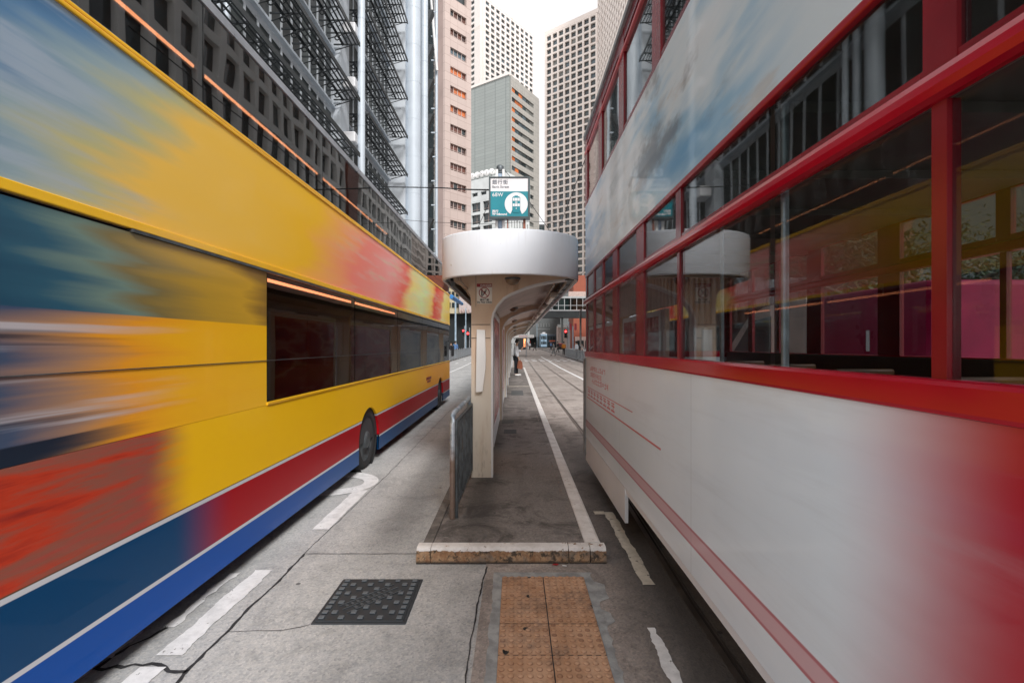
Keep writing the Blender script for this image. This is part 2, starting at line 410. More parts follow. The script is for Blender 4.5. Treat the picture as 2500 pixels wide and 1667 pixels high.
# tactile paving
t = NT('orange tactile paving'); a = t.noise(6, 6, .65); b = t.noise(38, 5, .7, off=3)
c = t.mix(t.step(a, .35, .68), (.47,.265,.15), (.60,.375,.24))
c = t.mix(t.math('MULTIPLY', t.step(b, .5, .75), .55), c, (.20,.11,.07))
rg = t.math('MULTIPLY', t.step(t.xyz()[2], .0163, .0175), t.math('SUBTRACT', 1, t.step(t.xyz()[2], .0190, .0205)))
c = t.mix(t.math('MULTIPLY', rg, .65), c, (.20,.09,.05))
c = t.mix(t.math('MULTIPLY', t.step(t.noise(3.2, 7, .75, off=7), .5, .66), .5), c, (.13,.10,.085))
vv = t.n('TexVoronoi'); vv.inputs['Scale'].default_value = 5.5; t.l(t.pos, vv.inputs['Vector'])
c = t.mix(t.math('SUBTRACT', 1, t.step(t.math('ADD', vv.outputs['Distance'], t.math('MULTIPLY', b, .05)), .11, .13)), c, (.022,.02,.02))
t.bump(b, .5, .004); TACT = t.fin(c, .78)
tp = thing('tactile_paving', (.19, 2.6, 0), 'strip of orange studded tactile paving tiles in front of the platform kerb', 'paving')
mb = MB(); n_ = 60
ringo = []
for i in range(n_+1): ringo.append((-.148+random.uniform(-.008,.008), 3.41 - i*2.6/n_))
ro2 = [(.528+random.uniform(-.01,.012)+(.07 if 3 < i < 9 else 0)+(.05 if i in (12,13,14) else 0), 3.41 - i*2.6/n_) for i in range(n_+1)]
mb.add([(x, y, .0075) for x, y in ringo]+[(x, y, .0075) for x, y in ro2], [(i, n_+1+i, n_+2+i, i+1) for i in range(n_)])
mb.build('mortar_border', MORTAR, tp)
jb = MB(); jb.box(-.091, .476, 3.334-.2815*8, 3.332, 0, .0105); jb.build('joint_bed', TAR, tp)
for r in range(8):
    for c_ in range(2):
        x0 = -.093 + .2855*c_; y1 = 3.334 - .2815*r; tl = MB()
        dz = random.uniform(0, .002)
        tl.box(x0+.003, x0+.2825, y1-.2765, y1-.005, 0, .014+dz, .003)
        for i in range(6):
            for j in range(6):
                cx, cy = x0 + .2855*(i+.5)/6, y1 - .2815*(j+.5)/6
                hgt = .0075 if random.random() > .15 else .0045
                tl.lathe([(.0165, -.001), (.015, hgt*.7), (.011, hgt), (.0001, hgt+.0004)], (cx, cy, .014+dz), n=12)
        tl.build('paving_tile', TACT, tp)
# litter by the kerb
mb = MB(); mb.tube([(.345, 3.515, .009), (.375, 3.505, .009)], .004); tag(mb.build('cigarette_end', WHITE2), 'white cigarette end lying at the foot of the kerb', 'cigarette end')
mb = MB(); mb.add([(.27,3.525,.006),(.30,3.515,.012),(.325,3.53,.006),(.31,3.545,.010),(.28,3.54,.008)], [(0,1,2,3,4)]); mb.prism([(.275,3.53),(.30,3.52),(.32,3.533)], .006, .009, 'z')
tag(mb.build('litter', mat('red wrapper', (.5,.02,.03), .4)), 'small red scrap of wrapper lying at the foot of the kerb', 'litter')

# ---------------------------------------------------------------- tram shelter
t = NT('aged cream concrete paint')
z_ = t.xyz()[2]; a = t.noise(2.2, 6, .6, stretch=(1,1,.5)); b = t.noise(60, 4)
c = t.mix(t.step(a, .35, .7), (.62,.46,.34), (.70,.57,.45))
c = t.mix(t.math('MULTIPLY', t.math('SUBTRACT', 1, t.step(z_, .9, 1.7)), .7), c, (.68,.65,.57))
stn = t.noise(3.4, 7, .65, stretch=(2.5,1,.3), off=5)
c = t.mix(t.math('MULTIPLY', t.step(stn, .52, .72), .45), c, (.36,.21,.11))
c = t.mix(t.math('MULTIPLY', t.math('MULTIPLY', t.step(t.noise(9, 7, .7, stretch=(2,1,.5), off=9), .5, .7), t.math('SUBTRACT', 1, t.step(z_, .12, .7))), .7), c, (.12,.085,.055))
t.bump(b, .15, .003); CREAM = t.fin(c, .6, 0, .3)
t = NT('white fascia paint'); z_ = t.xyz()[2]
sk = t.step(t.noise(1, 7, .7, stretch=(22, 22, 1.1), off=3), .50, .72); edge = t.math('MAXIMUM', t.step(z_, 2.55, 2.80), t.math('MULTIPLY', t.math('SUBTRACT', 1, t.step(z_, 2.35, 2.42)), .8))
c = t.mix(t.step(t.noise(1.4, 4), .3, .7), (.74,.79,.86), (.80,.84,.90))
c = t.mix(t.math('MULTIPLY', t.math('MULTIPLY', sk, edge), .28), c, (.36,.32,.28))
c = t.mix(t.math('MULTIPLY', t.step(t.noise(16, 7, .75, off=9), .66, .70), .35), c, (.30,.24,.2))
FASC = t.fin(c, .5, 0, .35)
SOFF = mat('cream soffit paint', (.55,.46,.41), .6, var=.12, scale=2.5, dirt=.3, dirtcol=(.25,.17,.13))
PANR = mat('red advertising poster', (.34,.035,.04), .25, var=.5, scale=1.3)
t = NT('red poster print'); k = t.noise(1.1, 3, .5, stretch=(1,.6,2.2))
PANR = t.fin(t.ramp(k, [(.3,(.30,.02,.03)),(.48,(.42,.05,.06)),(.56,(.55,.28,.26)),(.62,(.36,.04,.05)),(.8,(.2,.015,.02))]), .22)
t = NT('pale blue poster print'); k = t.noise(1.1, 3, .5, stretch=(1,.6,2.2))
PANB = t.fin(t.ramp(k, [(.3,(.25,.33,.38)),(.5,(.50,.54,.55)),(.7,(.66,.66,.64))]), .25)
LX0, LX1, ZB, ZT = -.826, .712, 2.341, 2.806
SD = [5.48 + 4.25*k for k in range(7)]
sh = thing('tram_shelter', (-.05, 18, KZ), 'long tram stop shelter with rounded white fascia and arched cream ribs on the platform', 'shelter')
# fascia: rounded end, thin wall
CX = (LX0+LX1)/2; RX = (LX1-LX0)/2; RY = .6; YC = 5.45; YE = 31.6
def oval(inset):
    pts = []
    for i in range(33):
        a = pi + pi*i/32; pts.append((CX + (RX-inset)*cos(a), YC + (RY-inset)*sin(a)))
    for i in range(33):
        a = pi*i/32; pts.append((CX + (RX-inset)*cos(a), YE + (RY-inset)*sin(a)))
    return pts
o_ = oval(0); n_ = len(o_); mb = MB()
rings = [(0,ZB+.012),(.004,ZB+.003),(.012,ZB),(.03,ZB),(.035,ZB+.004),(.036,ZT-.06)]
prof = [(.036,ZT-.06),(.036,ZB+.004),(.03,ZB),(.012,ZB),(.003,ZB+.004),(0,ZB+.014),(0,ZT-.02),(.006,ZT-.004),(.02,ZT)]
vs_ = []
for ins, z in prof: vs_ += [(x, y, z) for x, y in oval(ins)]
mb.add(vs_, [(j*n_+i, j*n_+(i+1) % n_, (j+1)*n_+(i+1) % n_, (j+1)*n_+i) for j in range(len(prof)-1) for i in range(n_)], True)
mb.build('fascia', FASC, sh)
mb = MB(); mb.prism(oval(.021), ZT-.05, ZT-.002, 'z'); mb.build('roof_slab', FASC, sh)
# soffit: curved ceiling slab climbing from the spine wall to the right edge (and a shorter one left)
rib_c = [(-.276,1.915),(-.262,1.99),(-.22,2.074),(-.14,2.168),(-.06,2.215),(.019,2.248),(.12,2.29),(.234,2.323),(.36,2.35),(.478,2.372),(.60,2.385)]
mb = MB()
cl = [(x, z+.085) for x, z in rib_c[3:]]
cl = [(-.30, 2.17)] + cl
mb.prism(cl + [(.60, 2.55), (-.30, 2.55)], SD[0]+.02, YE, 'y', False)
mb.prism([(-.50, 2.20), (-.30, 2.17), (-.30, 2.55), (-.68, 2.55), (-.66, 2.42)], SD[0]+.02, YE, 'y')
mb.prism(oval(.04), 2.555, 2.60, 'z')
mb.build('soffit', SOFF, sh)
for k, d in enumerate(SD):
    th = .13
    mb = MB()
    web = [(-.503, KZ)] + [(-.503, 2.08), (-.515, 2.19), (-.56, 2.26), (-.62, 2.31), (-.70, 2.345), (-.72, 2.42), (-.72, 2.60), (.66, 2.60), (.66, 2.40)] + rib_c[::-1] + [(-.276, 1.75), (-.276, KZ)]
    mb.prism(web, d, d+th, 'y')
    # raised pale nosing that follows the arch, proud of the web
    for i in range(len(rib_c)-1):
        (xa, za), (xb, zb_) = rib_c[i], rib_c[i+1]
        dx, dz = xb-xa, zb_-za; L_ = math.hypot(dx, dz); nx_, nz_ = -dz/L_, dx/L_
    col = mb.build('column', CREAM, sh)
    nb = MB(); arc = [(-.276, KZ+.002), (-.276, 1.75)] + rib_c
    q = []
    for i, (x, z) in enumerate(arc):
        xa, za = arc[max(0, i-1)]; xb, zb_ = arc[min(len(arc)-1, i+1)]
        dx, dz = xb-xa, zb_-za; L_ = math.hypot(dx, dz); q.append((x + dz/L_*.022 , z - dx/L_*.022))
    poly = arc + q[::-1]
    nb.prism(poly, d-.008, d+th+.008, 'y'); nb.build('nosing', WHITE, col)
    if k == 0:
        for q in ((-.50, -.285, d-.004, d-.0005, 1.70, 1.706), (-.50, -.285, d-.004, d-.0005, 1.855, 1.861), (-.452, -.449, d-.004, d-.0005, 2.06, 2.42)):
            gb = MB(); gb.box(*q); gb.build('groove', TAR, col)
    # round bulkhead lamp on each bay's soffit
    cx = -.03; cz = 2.27 + (.02 if k else .0)
    lb = MB(); lb.lathe([(.001,0),(.085,0),(.088,-.012),(.08,-.022),(.076,-.022)], (cx, d-.22 if k == 0 else d-.9, cz+.09 if k == 0 else cz+.025), n=24)
    lp = lb.build('bulkhead_lamp', DSTEEL, sh)
    gb = MB(); gb.lathe([(.076,-.02),(.07,-.045),(.05,-.066),(.025,-.075),(.001,-.078)], (cx, d-.22 if k == 0 else d-.9, cz+.09 if k == 0 else cz+.025), n=24)
    gb.build('lamp_glass', mat('frosted brown glass', (.22,.16,.11), .25) if k == 0 else bpy.data.materials['frosted brown glass'], lp)
# fluorescent battens, cable tray and steel brackets under the right edge
BAT = mat('batten housing', (.45,.40,.35), .5)
TUBE = mat('opal tube cover', (.75,.70,.63), .3)
y = 6.5
while y < 31:
    bb = MB(); bb.box(.475, .56, y, y+1.25, 2.295, 2.345, .008); o = bb.build('batten_light', BAT, sh)
    tb = MB(); tb.box(.488, .547, y+.12, y+1.13, 2.27, 2.2945, .012); tb.build('diffuser', TUBE, o); y += 2.05
mb = MB(); mb.box(.60, .675, 5.3, YE, 2.37, 2.56)
for k in range(52):
    y = 5.45+k*.5; mb.box(.565, .672, y, y+.05, 2.36, 2.369)
mb.build('cable_tray', DSTEEL, sh)
mb = MB(); mb.tube([(.455, 5.62, 2.33), (.455, YE-.4, 2.33)], .012); mb.tube([(.588, 5.62, 2.345), (.588, YE-.4, 2.345)], .014)
mb.tube([(-.03, 8.83, 2.325), (.3, 8.83, 2.36), (.45, 8.83, 2.345)], .006)
mb.build('conduit', mat('conduit paint', (.40,.33,.27), .5), sh)
mb = MB(); mb.tube([(-.60, 5.2, 2.52), (-.60, 5.2, 2.33), (-.575, 5.25, 2.29), (-.55, 5.42, 2.27), (-.56, 5.7, 2.235), (-.56, 8, 2.235)], .013)
mb.tube([(-.67, 5.1, 2.48), (-.66, 5.4, 2.38), (-.63, 5.8, 2.33), (-.62, 12, 2.33)], .018)
mb.build('conduit', bpy.data.materials['conduit paint'], sh)
mb = MB(); mb.box(-.80, -.735, 5.35, YE, 2.36, 2.56); mb.box(-.73, -.69, 5.5, YE, 2.30, 2.36); mb.build('cable_tray', DSTEEL, sh)
# spine wall: poster cases between the columns
for k in range(6):
    y0 = SD[k] + (1.45 if k == 0 else .35); y1 = SD[k+1] - .35
    fb = MB()
    for (a, b, c, d) in ((y0, y0+.07, KZ+.04, 2.14), (y1-.07, y1, KZ+.04, 2.14), (y0+.07, y1-.07, 2.05, 2.135), (y0+.07, y1-.07, KZ+.05, KZ+.30)):
        fb.box(-.375, -.305, a, b, c, d, .006)
    if k == 0: fb.box(-.40, -.33, y0-.12, y0-.02, KZ, 2.15, .006)
    o = fb.build('poster_case', WHITE, sh)
    pb = MB(); pb.box(-.36, -.318, y0+.07, y1-.07, KZ+.30, 2.05); pb.build('poster', PANR if k < 2 else PANB, o)
# tapered white guard plate fixed on the first column
d = SD[0]
mb = MB(); P = [(-.437,1.80),(-.344,1.795),(-.338,1.6),(-.334,1.48),(-.338,1.36),(-.372,1.095),(-.447,1.09),(-.447,1.11)]
mb.prism(P, d-.05, d-.006, 'y'); mb.box(-.41, -.36, d-.006, d, 1.2, 1.7)
mb.build('guard_plate', WHITE2, sh)

# danger sign
RDK = mat('sign red', (.32,.012,.02), .4); SGW = mat('sign white', (.78,.76,.72), .45, var=.1, scale=4)
def pz(x, y, dd): return ((x-VX)*dd/F, H-(y-VY)*dd/F)
x0, z1 = pz(1164.2, 692.7, d); x1, z0 = pz(1201.3, 741.5, d)
ds = thing('danger_sign', ((x0+x1)/2, d, z0), 'small white and red no climbing notice on the first shelter column', 'sign')
mb = MB(); mb.box(x0, x1, d-.006, d-.0005, z0, z1, .001); mb.build('sign_plate', SGW, ds)
mb = MB(); mb.box(x0, x1, d-.0085, d-.0062, z1-.038, z1-.0005); mb.build('header_band', RDK, ds)
yl = d-.0095
mb = MB(); text(mb, 'DANGER', .032, x1-.004, z1-.031, yl, .0008, .0006, 'RIGHT', 1.0); mb.build('lettering', SGW, ds)
mb = MB(); text(mb, '請勿攀爬', .026, (x0+x1)/2, z0+.034, d-.0072, .0008, .0006, 'CENTER'); text(mb, 'Do Not Climb', .0285, (x0+x1)/2, z0+.008, d-.0072, .0008, .0009, 'CENTER')
mb.build('lettering', BLACK, ds)
cx, cz = (x0+x1)/2-.002, z0+.125
mb = MB()
N = 40; R1, R2 = .062, .053
mb.add([(cx+r*cos(2*pi*i/N), yl, cz+r*sin(2*pi*i/N)) for r in (R1, R2) for i in range(N)], [(i, (i+1) % N, N+(i+1) % N, N+i) for i in range(N)])
mb.add([(cx-.04, yl, cz+.036), (cx-.034, yl, cz+.042), (cx+.042, yl, cz-.036), (cx+.036, yl, cz-.042)], [(0,1,2,3)])
mb.build('prohibition_ring', RDK, ds)
mb = MB(); yl = d-.0078
mb.add([(cx-.034,yl,cz-.036),(cx-.020,yl,cz-.044),(cx-.020,yl,cz+.045),(cx-.034,yl,cz+.038)], [(0,1,2,3)])
mb.add([(cx+.020+.0085*cos(k*pi/6),yl,cz+.028+.0085*sin(k*pi/6)) for k in range(12)], [tuple(range(12))])
for (a, b, w_) in (((.014,.018),(.004,-.010),.009),((.012,.016),(-.016,.010),.004),((.004,-.008),(-.008,-.018),.005),((-.008,-.018),(-.016,-.034),.004),((.004,-.010),(-.014,-.006),.005)):
    v = Vector((b[0]-a[0], b[1]-a[1])).normalized(); p = Vector((-v.y, v.x))*w_
    mb.add([(cx+a[0]+p.x,yl,cz+a[1]+p.y),(cx+b[0]+p.x,yl,cz+b[1]+p.y),(cx+b[0]-p.x,yl,cz+b[1]-p.y),(cx+a[0]-p.x,yl,cz+a[1]-p.y)], [(0,1,2,3)])
mb.build('climbing_symbol', BLACK, ds)

# Bank Street stop sign on its pole
d = 6.5
x0, z1 = pz(1193.5, 431, d); x1, z0 = pz(1294, 534.5, d)
st = thing('stop_sign', ((x0+x1)/2, d, ZT), 'Bank Street 68W westbound stop sign in white and teal raised over the shelter roof', 'sign')
SB = mat('sign frame dark grey', (.05,.065,.07), .4, .3); TEAL = mat('teal sign film', (.0,.20,.25), .35, var=.06, scale=3)
SWH = mat('white sign film', (.72,.70,.71), .35, var=.03)
mb = MB()
mb.box(x0, x1, d, d+.10, z0, z0+.035, .004); mb.box(x0, x1, d, d+.10, z1-.018, z1, .004)
mb.box(x0, x0+.022, d+.001, d+.099, z0+.03, z1-.017); mb.box(x1-.026, x1, d+.001, d+.099, z0+.03, z1-.017); mb.box(x0+.01, x1-.01, d+.05, d+.095, z0+.01, z1-.01)
mb.build('frame', SB, st)
zm = z1 - (z1-z0)*.345
mb = MB(); mb.box(x0+.022, x1-.026, d+.012, d+.05, zm, z1-.018); mb.build('upper_panel', SWH, st)
mb = MB(); mb.box(x0+.022, x1-.026, d+.010, d+.05, z0+.035, zm-.001); tp_ = mb.build('lower_panel', TEAL, st)
W_ = x1-x0; yl = d+.0075
INK = mat('sign ink grey', (.10,.12,.15), .4)
mb = MB(); text(mb, '銀行街', .068, x0+W_*.08, z1-.098, d+.0095, .001, .0004, 'LEFT', 1.15); text(mb, 'Bank Street', .044, x0+W_*.08, z1-.152, d+.0095, .001, .0004, 'LEFT', 1.1)
mb.build('lettering', INK, st)
mb = MB(); text(mb, '68W', .070, x0+W_*.08, zm-.070, yl, .001, .0006, 'LEFT', 1.08); text(mb, '西行', .042, x0+W_*.08, z0+.088, yl, .001, .0013); text(mb, 'Westbound', .042, x0+W_*.08, z0+.052, yl, .001, .0013, 'LEFT', 1.0)
cx, cz, R = x0+W_*.665, z0+(z1-z0)*.355, W_*.28
disc = [(cx + R*cos(a), cz + R*sin(a)) for a in [radians(-60 + 300*i/48) for i in range(49)]]
disc = [(cx+.045, cz-.055)] + disc + [(cx-.045, cz-.055)]
mb.prism(disc, yl-.001, yl+.002, 'y')
mb.build('lettering', SWH, st)
mb = MB(); tw, th_ = R*.345, R*.76
def rc(mb, a, b, c, d_, y): mb.prism([(a,c),(b,c),(b,d_),(a,d_)], y-.001, y+.001, 'y')
rc(mb, cx-tw, cx+tw, cz-th_+.015, cz+th_-.03, yl-.003); rc(mb, cx-tw*.82, cx+tw*.82, cz+th_-.03, cz+th_-.018, yl-.003); rc(mb, cx-tw*.42, cx+tw*.42, cz+th_-.018, cz+th_-.006, yl-.003)
rc(mb, cx-tw*.8, cx+tw*.8, cz-th_-.002, cz-th_+.0155, yl-.003)
mb.build('tram_symbol', TEAL, st)
mb = MB()
for zz, hh in ((cz+th_-.078, .04), (cz-.034, .037)):
    for a, b in ((-.88,-.42),(-.34,.34),(.42,.88)): rc(mb, cx+tw*a, cx+tw*b, zz, zz+hh, yl-.0055)
rc(mb, cx-tw*.28, cx+tw*.28, cz+.014, cz+.026, yl-.0055)
mb.prism([(cx+.007*cos(k*pi/6), cz-.062+.007*sin(k*pi/6)) for k in range(12)], yl-.0065, yl-.0045, 'y')
mb.build('tram_window_symbol', SWH, st)
mb = MB()
for a, b in ((1209, 1216), (1226, 1232)):
    xa, _ = pz(a, 0, d+.1); xb, _ = pz(b, 0, d+.1); mb.box(xa, xb, d+.11, d+.20, ZT-.05, 4.05, .006)
mb.build('pole', WHITE2, st)
xa, _ = pz(1216.3, 0, d+.1); xb, _ = pz(1225.7, 0, d+.1)
mb = MB(); mb.box(xa, xb, d+.13, d+.18, ZT-.05, 4.02); mb.build('pole_web', mat('pale blue weathered paint', (.28,.36,.46), .5, var=.5, scale=9), st)
xa, _ = pz(1208, 0, d+.1); xb, _ = pz(1233, 0, d+.1)
mb = MB(); mb.lathe([(.045,0),(.05,.03),(.05,.07),(.03,.085),(.001,.085)], ((xa+xb)/2, d+.155, 4.03), n=16); mb.box(xa+.02, xb-.02, d+.12, d+.19, 4.0, 4.06, .01); mb.build('pole_cap', DSTEEL, st)
mb = MB()
for a, b, c in ((1238, 1241, 0), (1277, 1283, 1)):
    xa, _ = pz(a, 0, d+.1); xb, _ = pz(b, 0, d+.1); mb.box(xa, xb, d+.06, d+.09, ZT-.05, z0+.01)
mb.build('bracket', mat('rust red bracket paint', (.30,.10,.06), .6), st)
xp = (x0+x1)/2-.07
wires = [[(xp, d+.15, 4.05), (xp-.35, d+.15, 3.3), (xp-.5, d+.15, ZT+.005)], [(xp, d+.15, 4.05), (xp+.25, d+.15, 3.75), (xp+.9, d+.15, ZT+.005)]]
mb = MB()
for p in wires: mb.tube(p, .004, 5)
mb.build('guy_wire', BLACK, st)

# pedestrian railing at the platform head
XR0, XR1, YR0, YR1 = -.548, -.525, 4.18, 5.44
pr = thing('pedestrian_railing', (-.54, 4.8, KZ), 'grey steel pedestrian railing with close upright bars in front of the shelter column', 'railing')
def XR(y): return XR0 + (XR1-XR0)*(y-YR0)/(YR1-YR0)
mb = MB()
pts = [(XR0, YR0, KZ-.02), (XR0, YR0, .93)] + [(XR(YR0+.09*(1-cos(a))), YR0+.09*(1-cos(a)), .93+.09*sin(a)) for a in [pi/8, pi/4, 3*pi/8, pi/2]] + [(XR1, YR1, 1.02)]
mb.tube(pts, .024, 12)
mb.tube([(XR1, YR1-.005, KZ-.02), (XR1, YR1-.005, 1.0)], .022, 10)
t = NT('galvanised steel with rust'); n1 = t.noise(9, 6, .7); z_ = t.xyz()[2]
rust = t.math('MULTIPLY', t.math('SUBTRACT', 1, t.step(t.math('ADD', z_, t.math('MULTIPLY', n1, .3)), .75, .95)), .85)
c = t.mix(t.step(n1, .4, .65), (.22,.28,.34), (.50,.55,.60))
RUSTY = t.fin(t.mix(rust, c, (.22,.135,.085)), .45, .45)
mb.build('top_frame', RUSTY, pr)
mb = MB(); mb.tube([(XR(YR0+.04)+.03, YR0+.03, KZ+.10), (XR(YR1)+.03, YR1, KZ+.10)], .014, 8); mb.tube([(XR0+.03, YR0+.03, .955), (XR1+.03, YR1, .955)], .014, 8)
mb.tube([(XR0+.03, YR0+.03, KZ-.01), (XR0+.03, YR0+.03, .96)], .016, 8)
mb.build('lower_rail', DSTEEL, pr)
for k in range(12):
    y = YR0+.11+k*.108; b = MB(); b.tube([(XR(y)+.03, y, KZ+.10), (XR(y)+.03, y, .955)], .011, 6); b.build('bar', DSTEEL, pr)

# ---------------------------------------------------------------- double-decker bus (left)
BX = -1.93; BW = 2.45; BY0, BY1 = 1.1, 14.1; BTOP = 3.86
t = NT('yellow bus paint'); n1 = t.noise(2.5, 4)
YEL = t.fin(t.mix(t.step(n1, .3, .7), (.90,.48,.012), (.96,.56,.02)), .24); t.b.inputs['Coat Weight'].default_value = .15
# livery of the lower side: yellow over white line, red stripe, white line, blue skirt; dark motion smears painted round the near corner
t = NT('bus lower livery'); z_ = t.xyz()[2]; y_ = t.xyz()[1]
n1 = t.noise(1.1, 5, .6, stretch=(1, .5, 5)); nw = t.noise(.9, 3, .5, stretch=(1,.5,3), off=5)
yel = t.mix(t.step(y_, 8, 12), (.96,.55,.008), (.95,.42,.02))
gr = t.ramp(n1, [(.25,(.03,.015,.03)),(.40,(.22,.02,.02)),(.5,(.55,.05,.02)),(.58,(.30,.10,.07)),(.66,(.45,.07,.05)),(.8,(.12,.03,.04))])
gm = t.math('SUBTRACT', 1, t.step(t.math('ADD', y_, t.math('MULTIPLY', nw, .5)), 2.75, 3.15))
upper = t.mix(gm, yel, gr)
redc = t.mix(t.math('SUBTRACT', 1, t.step(y_, 2.7, 3.3)), (.40,.003,.010), (.001,.055,.16))
bluec = t.mix(t.step(y_, 3, 7), (.0,.075,.38), (.004,.07,.22))
whc = (.62,.64,.68)
c = t.mix(t.step(z_, .330, .334), bluec, whc); c = t.mix(t.step(z_, .352, .356), c, redc)
c = t.mix(t.step(z_, .640, .644), c, whc); c = t.mix(t.step(z_, .664, .668), c, (.10,.05,.02)); c = t.mix(t.step(z_, .670, .674), c, upper)
BLIV = t.fin(c, .36, 0, .2); t.b.inputs['Coat Weight'].default_value = .15
# waist above: yellow, with blurred streaks painted in near the camera
t = NT('bus waist livery'); z_ = t.xyz()[2]; y_ = t.xyz()[1]
n1 = t.noise(1.2, 4, .55, stretch=(1,.3,6), off=2)
v = t.math('ADD', y_, t.math('MULTIPLY', t.math('SUBTRACT', n1, .5), 1.1))
c = t.ramp(t.math('DIVIDE', t.math('SUBTRACT', v, 1.3), 3), [(0,(.01,.03,.08)),(.14,(.06,.09,.16)),(.24,(.38,.22,.14)),(.36,(.88,.36,.02)),(.5,(.94,.47,.01)),(1,(.96,.55,.01))])
n3 = t.noise(1.0, 4, .55, stretch=(1,.22,9), off=7)
hi = t.ramp(t.math('DIVIDE', t.math('SUBTRACT', v, 1.3), 3), [(0,(.005,.035,.09)),(.2,(.03,.11,.17)),(.3,(.17,.26,.22)),(.38,(.22,.17,.06)),(.52,(.50,.30,.03)),(.68,(.62,.36,.03)),(.78,(.30,.17,.03)),(1,(.10,.06,.03))])
wh = t.math('MULTIPLY', t.math('SUBTRACT', 1, t.step(v, 2.0, 2.9)), t.step(n3, .50, .60))
lo = t.mix(t.math('MULTIPLY', wh, .8), c, (.55,.55,.60))
nk = t.math('MULTIPLY', t.math('SUBTRACT', 1, t.step(v, 1.9, 2.6)), t.step(t.noise(1.0, 4, .5, stretch=(1,.2,10), off=12), .50, .58))
lo = t.mix(nk, lo, (.01,.02,.04))
c = t.mix(t.step(z_, 1.768, 1.773), lo, hi)
BWST = t.fin(c, .3, 0, .35); t.b.inputs['Coat Weight'].default_value = .15
# advertising band between the decks; motion smear and near-end sky reflection painted in
t = NT('bus advertising print'); z_ = t.xyz()[2]; y_ = t.xyz()[1]
n1 = t.noise(1.0, 4, .55, stretch=(1,.4,3.6), off=1); n2 = t.noise(1.7, 4, .6, stretch=(1,.45,4.5), off=4)
sl = t.math('MULTIPLY', t.math('SUBTRACT', z_, 2.67), 1.6)
v = t.math('ADD', t.math('ADD', y_, t.math('MULTIPLY', t.math('SUBTRACT', n1, .5), 1.6)), t.math('MULTIPLY', sl, -.6))
col = t.ramp(t.math('DIVIDE', v, 15), [(.08,(.015,.10,.25)),(.115,(.12,.25,.42)),(.14,(.32,.43,.46)),(.160,(.55,.52,.25)),(.185,(.94,.58,.10)),(.30,(.96,.54,.015)),(.345,(.96,.42,.12)),(.40,(.95,.26,.20)),(.49,(.92,.38,.36)),(.56,(.88,.14,.10)),(.60,(.90,.75,.25)),(.67,(.72,.90,.42)),(.73,(.92,.62,.15)),(.76,(.75,.04,.03)),(.83,(.86,.22,.10)),(.86,(.90,.82,.28)),(.94,(.95,.65,.08))])
lit = t.ramp(n2, [(.30,(.80,.10,.05)),(.45,(.85,.35,.10)),(.55,(.85,.55,.50)),(.70,(.55,.80,.45))])
mk = t.math('MULTIPLY', t.step(y_, 4.6, 6.2), t.step(n2, .40, .7)); 
c = t.mix(t.math('MULTIPLY', mk, .42), col, lit)
bl = t.math('MULTIPLY', t.math('SUBTRACT', 1, t.step(t.math('ADD', y_, t.math('MULTIPLY', n1, .7)), 2.3, 3.2)), t.step(n2, .42, .62))
c = t.mix(t.math('MULTIPLY', bl, .7), c, (.42,.50,.58))
BAD = t.fin(c, .38, 0, .3); t.b.inputs['Coat Weight'].default_value = .1
BGL = glass('bus upper tinted glass', (.50,.53,.55), .72, 2.7, .012, .045, 1.1)
BGL2 = glass('bus lower tinted glass', (.55,.53,.55), .75, 1.6, .012, .05, 1.1)
SIL = mat('bus silver roof trim', (.55,.58,.63), .3, .6)
GREYU = mat('bus underbody black', (.01,.01,.011), .8)
BEAM = mat('bus interior grey', (.05,.05,.055), .6)
bus = thing('double_decker_bus', (BX-BW/2, (BY0+BY1)/2, 0), 'yellow double-decker bus with red and blue skirt passing on the left of the platform', 'bus')
WY = (6.35, 12.35); WR = .385
def side(mb, xo, xi):
    "lower side panel with wheel arches cut out"
    z0, z1 = .15, 1.155; R = WR+.05; xs = [BY0]
    segs = []; prev = BY0
    for wy in WY:
        segs.append((prev, wy-R, None)); 
        for i in range(16):
            a0 = pi - pi*i/16; a1 = pi - pi*(i+1)/16
            segs.append((wy+R*cos(a0), wy+R*cos(a1), (WR-.02+max(0,R*sin(a0)), WR-.02+max(0,R*sin(a1)))))
        prev = wy+R
    segs.append((prev, BY1, None))
    for ya, yb, zz in segs:
        za, zb_ = zz if zz else (z0, z0)
        mb.add([(xo,ya,za),(xo,yb,zb_),(xo,yb,z1),(xo,ya,z1),(xi,ya,za),(xi,yb,zb_),(xi,yb,z1),(xi,ya,z1)],
               [(0,1,2,3),(4,7,6,5),(0,4,5,1),(3,2,6,7)])
mb = MB(); side(mb, BX, BX-.03); side(mb, BX-BW, BX-BW+.03)
for y in (BY0, BY1-.03): mb.box(BX-BW+.031, BX-.031, y, y+.03, .15, 1.155)
mb.build('lower_body', BLIV, bus)
mb = MB()
for x in (BX-.03, BX-BW): mb.box(x, x+.03, BY0, 3.72, 1.157, 2.187)
mb.box(BX-BW+.031, BX-.031, BY0, BY0+.03, 1.157, 2.2); mb.build('waist_panel', BWST, bus)
mb = MB()
for x in (BX-.03, BX-BW): mb.box(x, x+.03, BY0, BY1, 2.25, 3.065)
for y in (BY0, BY1-.03): mb.box(BX-BW+.031, BX-.031, y, y+.03, 2.25, 3.065)
mb.build('advertising_panel', BAD, bus)
mb = MB()
for x, s in ((BX, 1), (BX-BW, -1)):
    for (za, zb_, pr_) in ((2.205, 2.25, .012), (3.065, 3.085, .012), (3.09, 3.11, .008), (1.155, 1.178, .01)):
        mb.box(min(x-.03*s, x+pr_*s), max(x-.03*s, x+pr_*s), BY0 if za > 2 else 3.72, BY1, za, zb_, .004)
mb.build('trim_strip', YEL, bus)
mb = MB()
